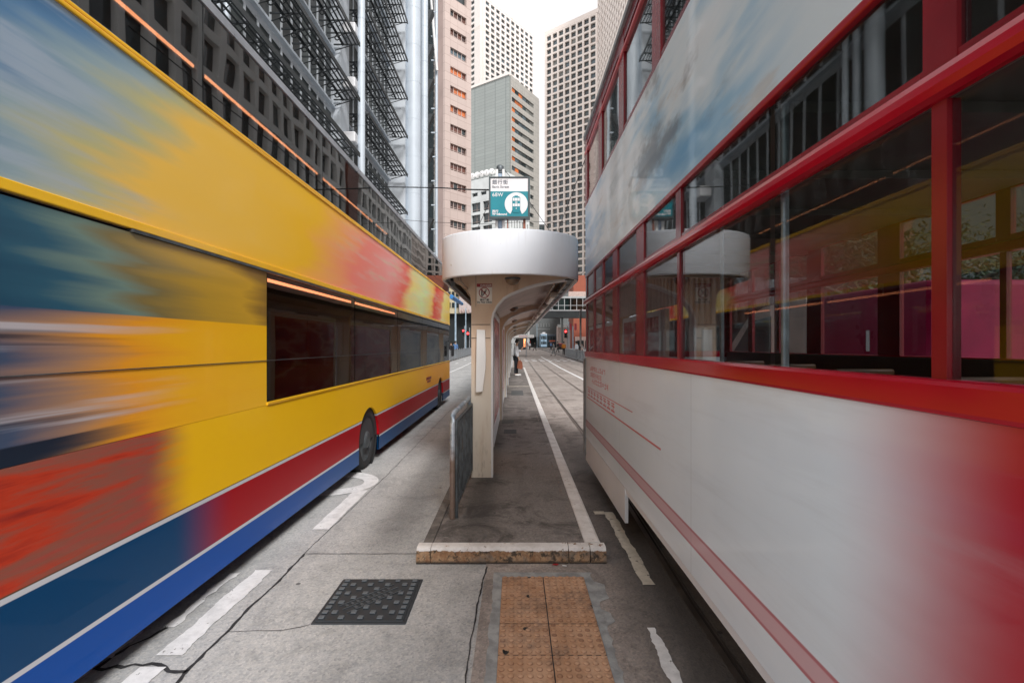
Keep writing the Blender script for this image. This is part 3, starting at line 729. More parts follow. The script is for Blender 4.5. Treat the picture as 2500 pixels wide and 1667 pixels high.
for x, s in ((BX, 1), (BX-BW, -1)):
    mb.box(min(x-.02*s, x+.016*s), max(x-.02*s, x+.016*s), 2.4, BY1, 2.188, 2.204); mb.box(min(x-.02*s, x+.006*s), max(x-.02*s, x+.006*s), BY0, BY1, 1.50, 1.504)
mb.build('gutter_strip', DSTEEL, bus)
# roof with silver edge
mb = MB(); prof = [(BX-BW, 3.74), (BX-BW, 3.80), (BX-BW+.06, 3.86), (BX-BW+.25, 3.89), (BX-.25, 3.89), (BX-.06, 3.86), (BX, 3.80), (BX, 3.74)]
mb.prism(prof, BY0, BY1, 'y'); mb.build('roof', SIL, bus)
# windows: each pane a part
def pane(parent, xa, xb, ya, yb, za, zb_, m, name='window'):
    return MB().box(xa, xb, ya, yb, za, zb_).build(name, m, parent)
ys = [BY0+.03 + i*(BY1-BY0-.06)/7 for i in range(8)]
for i in range(7):
    for x in (BX-.02, BX-BW+.012): pane(bus, x, x+.008, ys[i]+.004, ys[i+1]-.004, 3.112, 3.738, BGL, 'upper_window')
for y in (BY0+.012, BY1-.02): pane(bus, BX-BW+.03, BX-.03, y, y+.008, 3.112, 3.738, BGL, 'upper_window')
ys = [3.74, 5.8, 7.9, 10.0, 12.1, BY1-.03]
for i in range(5):
    for x in (BX-.02, BX-BW+.012): pane(bus, x, x+.008, ys[i]+.012, ys[i+1]-.012, 1.18, 2.186, BGL2, 'lower_window')
pane(bus, BX-BW+.03, BX-.03, BY1-.02, BY1-.012, 1.18, 2.186, BGL2, 'windscreen')
mb = MB()
for y in ys[:-1]:
    mb.box(BX-.05, BX-.021, y-.03, y+.03, 1.16, 2.2); mb.box(BX-BW+.021, BX-BW+.05, y-.03, y+.03, 1.16, 2.2)
for i in range(8):
    y = BY0+.03 + i*(BY1-BY0-.06)/7; mb.box(BX-.05, BX-.021, y-.03, y+.03, 3.09, 3.76); mb.box(BX-BW+.021, BX-BW+.05, y-.03, y+.03, 3.09, 3.76)
mb.box(BX-BW+.04, BX-.04, BY0+.04, BY1-.04, .36, .42); mb.box(BX-BW+.04, BX-.04, BY0+.04, BY1-.04, 2.21, 2.24)
mb.box(BX-.06, BX-.035, BY0+.04, BY1-.04, 2.245, 3.06); mb.box(BX-.07, BX-.04, BY0+.04, BY1-.04, .42, 1.15)
mb.build('interior_frame', BEAM, bus)
SEATM = mat('bus seat dark moquette', (.03,.045,.09), .8); SEAT2 = mat('bus seat red top', (.25,.03,.03), .6)
def seatmesh(mb, x, y, z):
    mb.box(x-.22, x+.22, y-.2, y+.22, z+.36, z+.46, .03); mb.box(x-.22, x+.22, y-.27, y-.19, z+.42, z+.98, .03); mb.tube([(x, y, z), (x, y, z+.37)], .03, 6)
for k in range(12):
    for z in (.42, 2.24):
        for x in (BX-.36, BX-BW+.40):
            b = MB(); seatmesh(b, x, 2.2+k*.93, z); b.build('seat', SEATM, bus)
mb = MB(); mb.box(BX-.06, BX-.046, 3.8, 7.9, 2.13, 2.155, .002); mb.build('streak_strip', emit('warm light streak', (1.0,.33,.13), 7), bus)  # added glowing strip, shaped like a passing light streak
mb = MB(); mb.box(BX-.06, BX-.046, 2.3, 7.4, 3.33, 3.345, .002); mb.build('streak_strip', bpy.data.materials['warm light streak'], bus)  # second added light streak, behind the upper deck glass
mb = MB(); mb.box(BX-BW+.2, BX-.2, BY0+.3, BY1-.3, .16, .34); mb.build('underbody', GREYU, bus)
for wy in WY:
    for x, s in ((BX-.03, 1), (BX-BW+.03, -1)):
        b = MB(); b.lathe([(.28,-.27*s),(WR-.03,-.27*s),(WR,-.22*s),(WR,-.05*s),(WR-.03,-.005*s),(.30,0),(.28,-.03*s)], (x, wy, WR-.01), 'x', 32)
        o = b.build('wheel', RUBBER, bus)
        b = MB(); b.lathe([(.28,-.03*s),(.24,-.06*s),(.12,-.05*s),(.11,.0),(.06,.02*s),(.001,.02*s)], (x, wy, WR-.01), 'x', 24)
        b.build('rim', DSTEEL, o)
        b = MB(); b.lathe([(WR+.05,-.32*s),(WR+.05,-.002*s)], (x, wy, WR-.01), 'x', 32); b.build('arch_liner', GREYU, bus)
mb = MB(); mb.box(BX+.06, BX+.12, BY1-.12, BY1+.08, 1.30, 1.62, .02); mb.tube([(BX-.02, BY1-.02, 1.75), (BX+.09, BY1, 1.72), (BX+.09, BY1, 1.6)], .012, 6)
mb.build('mirror', BLACK, bus)
mb = MB(); mb.box(BX-.001, BX+.004, 10.4, 11.0, .86, .92); mb.box(BX-.001, BX+.004, 10.5, 10.9, .80, .84); mb.build('fleet_marking', mat('maroon vinyl', (.25,.04,.03), .4), bus)

# ---------------------------------------------------------------- double-decker tram (right)
TX = .88; TW = 1.80; TX2 = TX+TW; TY0, TY1 = -2.0, 6.02
tram = thing('double_decker_tram', (TX+TW/2, 2, 0), 'red and white double-decker tram passing close on the right of the platform', 'tram')
t = NT('tram lower livery'); y_ = t.xyz()[1]; z_ = t.xyz()[2]
nb_ = t.noise(1.5, 3, .5, stretch=(1,.4,3)); n1 = t.noise(6, 4)
whc = t.mix(t.step(t.noise(.8, 4, off=2), .3, .7), (.70,.785,.85), (.80,.88,.95))
rm = t.math('SUBTRACT', 1, t.step(t.math('ADD', y_, t.math('MULTIPLY', nb_, .12)), .86, 1.42))  # soft red fade painted in like motion blur
c = t.mix(rm, whc, (.40,.006,.022))
st_ = t.math('MULTIPLY', t.step(z_, .618, .624), t.math('SUBTRACT', 1, t.step(z_, .700, .706)))
ed = t.math('MAXIMUM', t.math('MULTIPLY', t.step(z_, .616, .622), t.math('SUBTRACT', 1, t.step(z_, .628, .636))), t.math('MULTIPLY', t.step(z_, .688, .695), t.math('SUBTRACT', 1, t.step(z_, .702, .708))))
c = t.mix(t.math('MULTIPLY', st_, .62), c, (.55,.16,.18)); c = t.mix(t.math('MULTIPLY', ed, .7), c, (.42,.06,.09))
pj = t.math('SUBTRACT', 1, t.step(t.math('ABSOLUTE', t.math('SUBTRACT', t.math('MODULO', t.math('ADD', y_, 3.35), 1.65), .8)), .0012, .0025))
c = t.mix(t.math('MULTIPLY', pj, .5), c, (.15,.15,.16))
c = t.mix(t.math('MULTIPLY', t.step(t.noise(3.5, 6, .7, stretch=(1,.25,3), off=9), .5, .75), .16), c, (.40,.42,.45))
TLIV = t.fin(c, .3); t.b.inputs['Coat Weight'].default_value = .3
t = NT('tram advertising print'); y_ = t.xyz()[1]; z_ = t.xyz()[2]
n1 = t.noise(.9, 4, .55, stretch=(1,.55,1.9), off=3); n2 = t.noise(1.5, 5, .6, stretch=(1,.35,2.6), off=6)  # stretched noise smears the advert like motion blur
v = t.math('ADD', t.math('MULTIPLY', n1, .7), t.math('MULTIPLY', n2, .3))
c = t.ramp(v, [(.36,(.10,.32,.56)),(.44,(.30,.50,.66)),(.50,(.60,.69,.74)),(.55,(.68,.73,.76)),(.62,(.46,.52,.55)),(.70,(.66,.72,.76))])
fade = t.math('SUBTRACT', 1, t.step(y_, 1.3, 2.0))
c = t.mix(fade, c, (.60,.67,.70))
dk = t.math('MULTIPLY', t.step(t.noise(1.3, 5, .6, stretch=(1,.8,1.6), off=11), .54, .66), t.math('MULTIPLY', t.step(y_, 1.8, 2.2), t.step(z_, 2.5, 2.8)))
c = t.mix(t.math('MULTIPLY', dk, .72), c, (.09,.09,.10))
c = t.mix(t.math('MULTIPLY', t.step(t.noise(2.2, 5, .6, stretch=(1,.6,2.6), off=15), .58, .68), .4), c, (.45,.36,.28))
TAD = t.fin(c, .3); t.b.inputs['Coat Weight'].default_value = .3
REDD = mat('tram window red paint', (.19,.006,.012), .25, var=.2, scale=3)
TGL = glass('tram window glass', (.84,.87,.88), .93, 1.42, .01, .02, 1.2)
TGLD = glass('tram upper window glass', (.75,.80,.80), .80, 1.6, .02, .03, 1.2)
TGREY = mat('tram grey trim', (.22,.235,.245), .4, .2, var=.2, scale=5)
def lr(mb, t0, t1, ya, yb, za, zb_, bev=0):
    "same strip on both sides of the tram, from depth t0 to t1 measured inward"
    mb.box(TX+t0, TX+t1, ya, yb, za, zb_, bev); mb.box(TX2-t1, TX2-t0, ya, yb, za, zb_, bev)
mb = MB(); lr(mb, 0, .03, TY0, TY1, .478, 1.475)
for y in (TY0, TY1-.03): mb.box(TX+.031, TX2-.031, y, y+.03, .478, 1.475)
mb.build('lower_body', TLIV, tram)
mb = MB(); lr(mb, .012, .032, TY0, 3.86, .423, .470); lr(mb, .004, .030, 3.86, TY1-.02, .19, .470)
mb.build('skirt', WHITE, tram)
mb = MB(); lr(mb, .006, .03, TY0, TY1, .470, .478); mb.build('skirt_line', RED, tram)
mb = MB()
ys = [TY0+.02, -.9, .25]
for i, (ya, yb, za, zb_) in enumerate(((4.9, 5.6, 1.26, 1.31), (4.55, 5.5, 1.19, 1.25), (4.7, 5.65, 1.33, 1.38))):
    y = ya
    while y < yb:
        l_ = random.uniform(.03, .09); 
        for q in range(3):
            if random.random() < .7: mb.box(TX-.0015, TX+.001, y, y+l_, za+q*.018, za+q*.018+.007)
        if random.random() < .6: mb.box(TX-.0012, TX+.001, y, y+.012, za, zb_)
        y += l_+.03
struct_red = mat('faded red vinyl', (.55,.13,.14), .4)
for y in [4.25+k*.2 for k in range(8)]:
    mb.box(TX-.0015, TX+.001, y, y+.15, 1.02, 1.035); mb.box(TX-.0015, TX+.001, y, y+.13, 1.065, 1.077); mb.box(TX-.0013, TX+.001, y+.05, y+.066, 1.02, 1.10)
    mb.box(TX-.0015, TX+.001, y+.01, y+.14, 1.09, 1.10)
mb.box(TX-.0014, TX+.001, 2.9, 5.85, .985, .997); mb.box(TX-.0014, TX+.001, 3.6, 5.85, 1.115, 1.122)
mb.build('side_lettering', struct_red, tram)
mb = MB(); lr(mb, -.012, .035, TY0, TY1, 1.475, 1.55, .012)
for y in (TY0-.012, TY1-.02): mb.box(TX+.036, TX2-.036, y, y+.032, 1.475, 1.55)
mb.build('waist_rail', REDB, tram)
mb = MB(); lr(mb, -.028, .03, TY0, TY1, 2.127, 2.188, .022); mb.build('rub_rail', REDB, tram)
mb = MB(); lr(mb, -.006, .03, TY0, TY1, 2.462, 2.492, .006); mb.build('upper_rail', RED, tram)
mb = MB(); lr(mb, 0, .03, TY0, TY1, 2.492, 3.354)
for y in (TY0, TY1-.03): mb.box(TX+.031, TX2-.031, y, y+.03, 2.492, 3.354)
mb.build('advertising_panel', TAD, tram)
PY = [TY0+.06, -1.0, .05, 1.0, 1.67, 2.6, 3.4, 4.25, 4.85, 5.4, TY1-.06]
mb = MB()
for i, y in enumerate(PY):
    wd = .045 if i not in (3, 4, 5) else .018
    if y in (3.4, 4.25): wd = .10
    if i == 4: continue
    lr(mb, .004, .034, y-wd, y+wd, 1.55, 2.127)
    lr(mb, .004, .034, y-max(wd, .04), y+max(wd, .04), 2.188, 2.462)
lr(mb, .007, .031, TY0+.1, TY1-.1, 2.186, 2.215)
for y in (TY0, TY1-.03):
    for x in (TX+.04, TX+.62, TX2-.68, TX2-.1): mb.box(x, x+.06, y, y+.03, 1.55, 2.46)
mb.build('window_post', REDD, tram)
mb = MB(); mb.tube([(TX+.06, 1.67, .62), (TX+.06, 1.67, 2.46)], .013, 10); mb.tube([(TX+.5, 3.2, .62), (TX+.5, 3.2, 2.46)], .013, 10); mb.build('grab_pole', STEEL, tram)
for i in range(10):
    for x in (TX+.014, TX2-.02): pane(tram, x, x+.006, PY[i]+.02, PY[i+1]-.02, 1.552, 2.126, TGL, 'lower_window'); pane(tram, x, x+.006, PY[i]+.02, PY[i+1]-.02, 2.216, 2.46, TGLD, 'vent_window')
for y in (TY0+.01, TY1-.018): pane(tram, TX+.05, TX2-.05, y, y+.006, 1.552, 2.45, TGL, 'end_window')
# upper deck
UP = [TY0+.06] + [TY0+.06 + (TY1-TY0-.12)*i/8 for i in range(1, 9)]
mb = MB()
for y in UP:
    lr(mb, .0, .034, y-.09, y+.09, 3.354, 4.20)
lr(mb, .003, .031, TY0+.16, TY1-.16, 3.354, 3.395); lr(mb, .003, .031, TY0+.16, TY1-.16, 4.10, 4.20)
for y in (TY0, TY1-.03):
    for x in (TX+.04, TX+.62, TX2-.68, TX2-.1): mb.box(x, x+.06, y, y+.03, 3.354, 4.2)
mb.build('upper_window_post', REDD, tram)
mb = MB(); lr(mb, -.012, .02, TY0, TY1, 4.005, 4.03, .006); mb.build('guard_rail', mat('pink red trim', (.62,.10,.11), .3), tram)
for i in range(8):
    for x in (TX+.014, TX2-.02): pane(tram, x, x+.006, UP[i]+.085, UP[i+1]-.085, 3.396, 4.098, TGLD, 'upper_window')
mb = MB(); mb.prism([(TX-.02, 4.20), (TX-.02, 4.25), (TX+.05, 4.285), (TX+.5, 4.33), (TX2-.5, 4.33), (TX2-.05, 4.285), (TX2+.02, 4.25), (TX2+.02, 4.20)], TY0-.03, TY1+.03, 'y'); mb.build('roof', TGREY, tram)
mb = MB(); mb.box(TX+.06, TX2-.06, TY0+.05, TY1-.05, .56, .60); mb.build('lower_floor', BEAM, tram)
mb = MB(); mb.box(TX+.06, TX2-.06, TY0+.05, TY1-.05, 2.46, 2.52)
for k in range(12): mb.box(TX+.08, TX2-.08, TY0+.4+k*.65, TY0+.46+k*.65, 2.42, 2.459)
mb.build('upper_floor', mat('tram ceiling slats', (.20,.17,.14), .5), tram)
mb = MB(); mb.box(TX+.032, TX+.05, TY0+.05, TY1-.05, .60, 1.54); mb.box(TX2-.05, TX2-.032, TY0+.05, TY1-.05, .60, 1.54); mb.build('inner_lining', mat('dark teak lining', (.06,.03,.02), .5), tram)
TS = mat('wooden tram seat', (.16,.07,.035), .45); 
for k in range(8):
    for x in (TX+.30, TX2-.30):
        for z in (.60, 2.52):
            b = MB(); b.box(x-.2, x+.2, TY0+.6+k*.85, TY0+1.0+k*.85, z+.40, z+.45, .015); b.box(x-.2, x+.2, TY0+1.0+k*.85, TY0+1.04+k*.85, z+.42, z+.86, .015)
            b.box(x-.17, x-.14, TY0+.62+k*.85, TY0+1.0+k*.85, z, z+.41); b.box(x+.14, x+.17, TY0+.62+k*.85, TY0+1.0+k*.85, z, z+.41); b.build('seat', TS, tram)
# grey bumper column at the entrance end, underframe, wheels
mb = MB(); mb.box(TX-.02, TX+.06, TY1-.05, TY1+.06, .25, 1.46, .02); mb.box(TX+.0, TX2, TY1+.0, TY1+.14, .42, .62, .02); mb.build('end_pillar', TGREY, tram)
mb = MB(); mb.box(TX+.25, TX2-.25, .2, 4.6, .16, .50); mb.box(TX+.05, TX2-.05, TY0+.1, TY1-.1, .46, .52); mb.build('underframe', GREYU, tram)
for wy in (1.2, 2.95):
    for x in (1.22, 2.28):
        b = MB(); b.lathe([(.001,0),(.30,0),(.34,.01),(.34,.03),(.38,.032),(.38,.05),(.001,.055)], (x, wy, .36), 'x', 28); b.build('wheel', DSTEEL, tram)
mb = MB(); mb.tube([(TX-.03, 5.93, 2.1), (TX-.07, 5.95, 2.05), (TX-.07, 5.95, 1.62), (TX-.01, 5.93, 1.57)], .012, 8); mb.build('handrail', STEEL, tram)

# ---------------------------------------------------------------- buildings
PANE_CACHE = {}
class Building:
    def __init__(s, name, loc, label, cat='building'):
        s.root = thing(name, loc, label, cat); s.c = []
    def facade(s, o, u, L, z0, z1, nc, nr, pier, span, depth, wallm, panes, body='wall', skip=None, split=1, pname='window', xr=(0, 2500), inset=.05, sill=0, join=None):
        "lattice of piers and spandrels standing proud of the core; one pane object per opening"
        n = (-u[1], u[0])
        if n[0]*(-o[0]) + n[1]*(-o[1]) < 0: n = (u[1], -u[0])
        fr = (o, u, n); cw = L/nc; ch = (z1-z0)/nr; mb = MB()
        for i in range(nc+1):
            w_ = pier if not callable(pier) else pier(i)
            mb.fbox(fr, i*cw-w_/2, i*cw+w_/2, 0, depth, z0-.01, z1+.012)
        for j in range(nr+1):
            a = span/2; za, zb_ = z0+j*ch-a, z0+j*ch+a
            mb.fbox(fr, .01, L-.01, .002, depth-.03, za, zb_)
            if sill: mb.fbox(fr, .02, L-.02, depth-.03, depth+sill, zb_-.12, zb_)
        mb.build(body, wallm, s.root)
        for i in range(nc):
            pw = (pier if not callable(pier) else pier(i))
            for j in range(nr):
                if skip and skip(i, j): continue
                a = (i+.5)*cw; b = inset; zc = z0+(j+.5)*ch
                wx, wy = o[0]+u[0]*a+n[0]*b, o[1]+u[1]*a+n[1]*b
                s.c.append(((wx, wy, zc), u, cw-pw-.02, ch-span-.02, panes[int(random.random()**1.6*len(panes))] if panes else None, pname, xr, split))
        return fr
    def finish(s, cap=100):
        def score(c):
            (x, y, z), u, w_, h_, m, nm, xr, sp = c
            X = VX + F*x/y; Y = VY - F*(z-H)/y
            vis = xr[0] <= X <= xr[1] and -20 <= Y <= 1690
            return (1e6 if vis else 0) + w_*h_/y/y*1e4
        cs = sorted(s.c, key=score, reverse=True)
        def geo(mb, c, o):
            (x, y, z), u, w_, h_, m, nm, xr, sp = c; n = (-u[1], u[0])
            fr = ((x-o[0], y-o[1]), u, n)
            mb.fbox(fr, -w_/2, w_/2, -.02, .02, z-h_/2-o[2], z+h_/2-o[2])
        O = ORG[s.root.name]
        for c in cs[:cap]:
            (x, y, z), u, w_, h_, m, nm, xr, sp = c
            key = (s.root.name, round(w_, 3), round(h_, 3), m.name, round(u[0], 4), nm)
            if key not in PANE_CACHE:
                mb = MB(); mb.fbox(((0, 0), u, (-u[1], u[0])), -w_/2, w_/2, -.02, .02, -h_/2, h_/2)
                me = bpy.data.meshes.new(nm); me.from_pydata(mb.v, [], mb.f); me.materials.append(m); PANE_CACHE[key] = me
                fm = MB()
                for q in range(1, sp): xq = -w_/2 + w_*q/sp; fm.fbox(((0,0), u, (-u[1], u[0])), xq-.05, xq+.05, -.08, .08, -h_/2, h_/2)
                if sp > 1:
                    fm.fbox(((0,0), u, (-u[1], u[0])), -w_/2, w_/2, -.07, .07, -h_/2+h_*.28, -h_/2+h_*.28+.08)
                    me2 = bpy.data.meshes.new('window_bars'); me2.from_pydata(fm.v, [], fm.f); me2.materials.append(MULL); PANE_CACHE[key+('b',)] = me2
            ob = bpy.data.objects.new(nm, PANE_CACHE[key]); SC.collection.objects.link(ob); ob.parent = s.root
            ob.location = Vector((x, y, z)) - O
            if sp > 1:
                o2 = bpy.data.objects.new('window_bars', PANE_CACHE[key+('b',)]); SC.collection.objects.link(o2); o2.parent = ob
        rest = cs[cap:]
        if rest:
            mb = MB(); mats_ = []
            for c in rest:
                if c[4] not in mats_: mats_.append(c[4])
                mb.cur = mats_.index(c[4]); geo(mb, c, (0,0,0))
            o = mb.build('window', mats_, s.root); o['kind'] = 'stuff'
def bglass(name, col, rough=.08, spec=.8):
    t = NT(name); n1 = t.noise(.25, 3, .5)
    t.bump(t.noise(.35, 2), .12, .08)
    return t.fin(t.mix(t.step(n1, .3, .7), tuple(c*.5 for c in col), col), rough, 0, spec)
G1 = bglass('office glass dark', (.03,.045,.05)); G2 = bglass('office glass green', (.07,.10,.105)); G3 = bglass('office glass blind', (.20,.21,.20), .3); G4 = bglass('office glass blue', (.10,.15,.18), .12)
GO = bglass('glass orange sky reflection', (.75,.20,.05), .15); GR = bglass('glass red brown', (.16,.05,.03), .12); GR2 = bglass('glass brown', (.07,.035,.03), .12)  # orange sky reflection is painted into the glass colour
MULL = mat('window bar paint', (.35,.26,.23), .5)
def stone(name, col, joint, jx=3, jz=1.2, var=.08):
    t = NT(name)
    br = t.n('TexBrick'); br.offset = 0; br.inputs['Scale'].default_value = 1; br.inputs['Brick Width'].default_value = jx; br.inputs['Row Height'].default_value = jz
    br.inputs['Mortar Size'].default_value = .03*jz; br.inputs['Color1'].default_value = (*col, 1); br.inputs['Color2'].default_value = (*[c*(1-var) for c in col], 1); br.inputs['Mortar'].default_value = (*joint, 1)
    cb = t.n('CombineXYZ'); t.l(t.math('ADD', t.xyz()[0], t.xyz()[1]), cb.inputs[0]); t.l(t.xyz()[2], cb.inputs[1]); t.l(cb.outputs[0], br.inputs['Vector'])
    c = t.mix(t.math('MULTIPLY', t.step(t.noise(.12, 6, .65, stretch=(1,1,.3)), .45, .75), .2), br.outputs[0], tuple(k*.6 for k in col))
    return t.fin(c, .7)
TILEG = stone('grey mosaic tile', (.30,.33,.32), (.17,.19,.19), 1.4, 1.2)
TILES = stone('grey band tile', (.43,.42,.39), (.26,.26,.25), 2.2, 1.8)
CONC = stone('white tower concrete', (.80,.745,.71), (.7,.65,.6), 40, 40)
CONC2 = stone('cream tower concrete', (.92,.83,.77), (.8,.7,.64), 40, 40)
PINK = stone('pink granite', (.56,.455,.415), (.40,.31,.28), 2.6, 1.6)
PALE = mat('pale bank steel cladding', (.58,.65,.72), .5, .05, var=.06, scale=.5)
PALE2 = mat('pale window frame', (.60,.65,.70), .5, .1, var=.05, scale=.5)
WHB = mat('white painted render', (.62,.65,.65), .6, var=.08, scale=.4, dirt=.15, dirtcol=(.3,.3,.3))
WHB2 = mat('white window grid render', (.80,.80,.78), .6, var=.05, scale=.3)
DARKF = mat('sunshade dark steel', (.028,.034,.038), .55, .1, var=.2)
def U(a): return (sin(radians(a)), cos(radians(a)))
def solve(o, u, X):
    "length along u from o to where it is seen at photo column X"
    k = (X-VX)/F; return (k*o[1]-o[0])/(u[0]-k*u[1])
def core(b, o, u1, L1, u2, L2, z0, z1, m, ins=0, name='core'):
    q = [(o[0], o[1]), (o[0]+u1[0]*L1, o[1]+u1[1]*L1), (o[0]+u1[0]*L1+u2[0]*L2, o[1]+u1[1]*L1+u2[1]*L2), (o[0]+u2[0]*L2, o[1]+u2[1]*L2)]
    return MB().prism(q, z0, z1, 'z').build(name, m, b.root)

# white grid tower, centre
o = px(1172, 0, 300)[:2]; u = U(40.4); v = U(-49.6); zt = 222
b = Building('office_tower', (o[0], o[1], 2), 'tallest pale office tower with a square window grid rising behind the grey tiled block')
L1 = solve(o, u, 1299.7); core(b, o, u, L1, v, 42, 0, zt-1, G1)
b.facade((o[0]+u[0]*3.4, o[1]+u[1]*3.4), u, L1-3.4, zt-2-3.72*56, zt-2, 10, 56, 1.5, 1.25, .9, CONC, [G1, G2, G4, G3], xr=(1172, 1302))
b.facade((o[0]+v[0]*3.4, o[1]+v[1]*3.4), v, 38, zt-2-3.72*56, zt-2, 8, 56, 1.5, 1.25, .9, CONC, [G1, G2, G4, G3], xr=(1143, 1172))
mb = MB(); mb.fbox((o, u, v), -.95, 3.4, -.95, 3.4, 0, zt+1.4); mb.fbox((o, u, v), -.9, L1+.5, -.9, 42, zt-1.2, zt+1); mb.build('corner_pier', CONC, b.root); b.finish()
# cream grid tower, right of centre, with its wing towards the viewer
zt = 175.7; o = px(1458, 0, 250)[:2]; v = U(-53.5); u = U(36.5); L1 = solve(o, v, 1334)
b = Building('office_tower', (o[0], o[1], 2), 'cream office tower with square window grid standing right of the white gap of sky')
core(b, o, v, L1, u, 30, 0, zt-1, G1)
b.facade(o, v, L1-.3, zt-1.6-3.72*45, zt-1.6, 8, 45, 1.05, .95, 1.0, CONC2, [G1, G2, G1, G4, G3], xr=(1334, 1462))
mb = MB(); mb.fbox((o, v, u), -1, L1+.6, -1.05, 30, zt-1.3, zt+.9); mb.fbox((o, v, u), L1-.55, L1+.55, -1.02, 1.2, 0, zt-1); mb.build('parapet', CONC2, b.root); b.finish()
o2 = (o[0]+1.0, o[1]-1.5)
b = Building('office_tower', (o2[0], o2[1], 2), 'cream tower wing with steep window grid just above the tram roof')
core(b, o2, (0.0, -1.0), 85, (1.0, 0.0), 20, 0, 215, G1)
b.facade(o2, (0.0, -1.0), 85, 215-3.72*56, 215, 21, 56, 1.3, 1.15, 1.0, CONC2, [G1, G2, G1], xr=(1440, 1600)); b.finish()
# grey tiled block
o = px(1241.7, 0, 175)[:2]; zt = 100.2; v = U(-57); u = U(33)
LL = 52; LR = solve(o, u, 1301); LR2 = solve(o, u, 1303)
b = Building('office_block', (o[0], o[1], 1), 'grey tiled office block with a blank wall and dark ribbon windows behind the stop sign')
core(b, o, u, LR+4, v, LL, 0, zt, TILEG, name='blank_wall')
n = (-v[0], -v[1]); fr = (o, u, n); mb = MB()
fh = 3.6; k = 0; z = zt - 4.6
mb.fbox(fr, .9, LR+3.9, .003, .5, z+.9, zt+.3)
while z > 2:
    mb.fbox(fr, .9, LR+3.9, .003, .5, z-fh+.9, z-.75)
    for a in range(6):
        ww = (LR-1.6)/6
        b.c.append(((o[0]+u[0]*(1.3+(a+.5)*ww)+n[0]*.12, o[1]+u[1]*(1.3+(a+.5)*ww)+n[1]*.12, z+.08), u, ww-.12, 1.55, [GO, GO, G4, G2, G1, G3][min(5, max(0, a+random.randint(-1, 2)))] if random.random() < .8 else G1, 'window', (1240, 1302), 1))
    z -= fh
mb.fbox(fr, LR-.1, LR+3.95, .004, .62, 0, zt-.4); mb.fbox(fr, .88, 1.3, .004, .55, 0, zt-.4)
mb.build('wall', TILES, b.root)
mb = MB(); mb.fbox((o, v, u), -.4, LL, -.4, .5, zt, zt+.9)
mb.fbox((o, v, u), 3, 3.5, 2, 2.5, zt+.9, zt+3.0); mb.fbox((o, v, u), 2, 14, 3, 9, zt, zt+2.6); mb.build('parapet', CONC, b.root)
b.finish()
# tall narrow strip in front: grey-blue glazed bays on the white low block
o = px(1238, 0, 128)[:2]; v = U(-57); u = U(33); zt = px(0, 424, 128)[2]
b = Building('office_block', (o[0], o[1], .7), 'low white rendered block with wide windows and rooftop equipment under the grey tiled one')
LW = solve(o, u, 1286)
core(b, o, u, LW+.6, v, 26, 0, zt-.3, G1)
b.facade(o, v, 24, zt-6-3.35*12, zt-6, 6, 12, .9, .75, .7, WHB, [G1, G2, G1, G3], xr=(1143, 1240), split=2)
b.facade((o[0]+u[0]*.5, o[1]+u[1]*.5), u, LW-.5, zt-8-3.35*12, zt-8, 7, 12, .7, .85, .7, WHB, [G1, G2, GR2], xr=(1236, 1290))
n = (-u[0], -u[1]); mb = MB()
mb.fbox((o, v, n), -.72, 25, -.02, .72, zt-3.6, zt); mb.fbox((o, v, n), -.70, 25, -.018, .70, zt-6, zt-4.6)
for k in range(9): mb.fbox((o, v, n), -.69+k*3.0, .35+k*3.0, -.017, .69, zt-4.6, zt-3.6)
mb.fbox((o, u, (-v[0], -v[1])), .01, LW+.7, -.02, .71, zt-8, zt-.02)
mb.build('parapet_wall', WHB, b.root); b.finish(80)
# roof equipment: dishes and tripods, each its own thing
dish = None; o_w, v_w = o, v
for k, X in enumerate((1152, 1164, 1176, 1187, 1199)):
    tt = solve(o_w, v_w, X); x, y = o_w[0]+v_w[0]*tt+.2, o_w[1]+v_w[1]*tt+.1
    if dish is None:
        dish = thing('satellite_dish', (x, y, zt), 'white satellite dish on the roof edge of the white block, leftmost of five', 'dish', 'dishes on the white block roof')
        mb = MB(); mb.lathe([(.001,-.25),(.5,-.18),(.85,0),(.87,.02),(.5,-.12),(.001,-.2)], (x, y-.3, zt+1.5), 'y', 20); mb.build('reflector', WHITE2, dish)
        mb = MB(); mb.tube([(x-.5, y, zt-.3), (x, y-.1, zt+1.3), (x+.5, y, zt-.3)], .07, 6); mb.tube([(x, y+.6, zt-.3), (x, y-.1, zt+1.3)], .06, 6); mb.build('stand', DARKF, dish)
        mb = MB(); mb.tube([(x, y-.5, zt+1.5), (x, y-1.2, zt+1.5)], .06, 6); mb.build('feed_horn', BLACK, dish)
        d0 = (x, y)
    else:
        names = ['', 'second', 'third', 'fourth', 'rightmost']
        c = copy_tree(dish, (x-d0[0], y-d0[1], 0), label='white satellite dish on the white block roof, %s%s of five' % (names[k], ' from left' if k < 4 else ''), rot=random.uniform(-.8, .8))
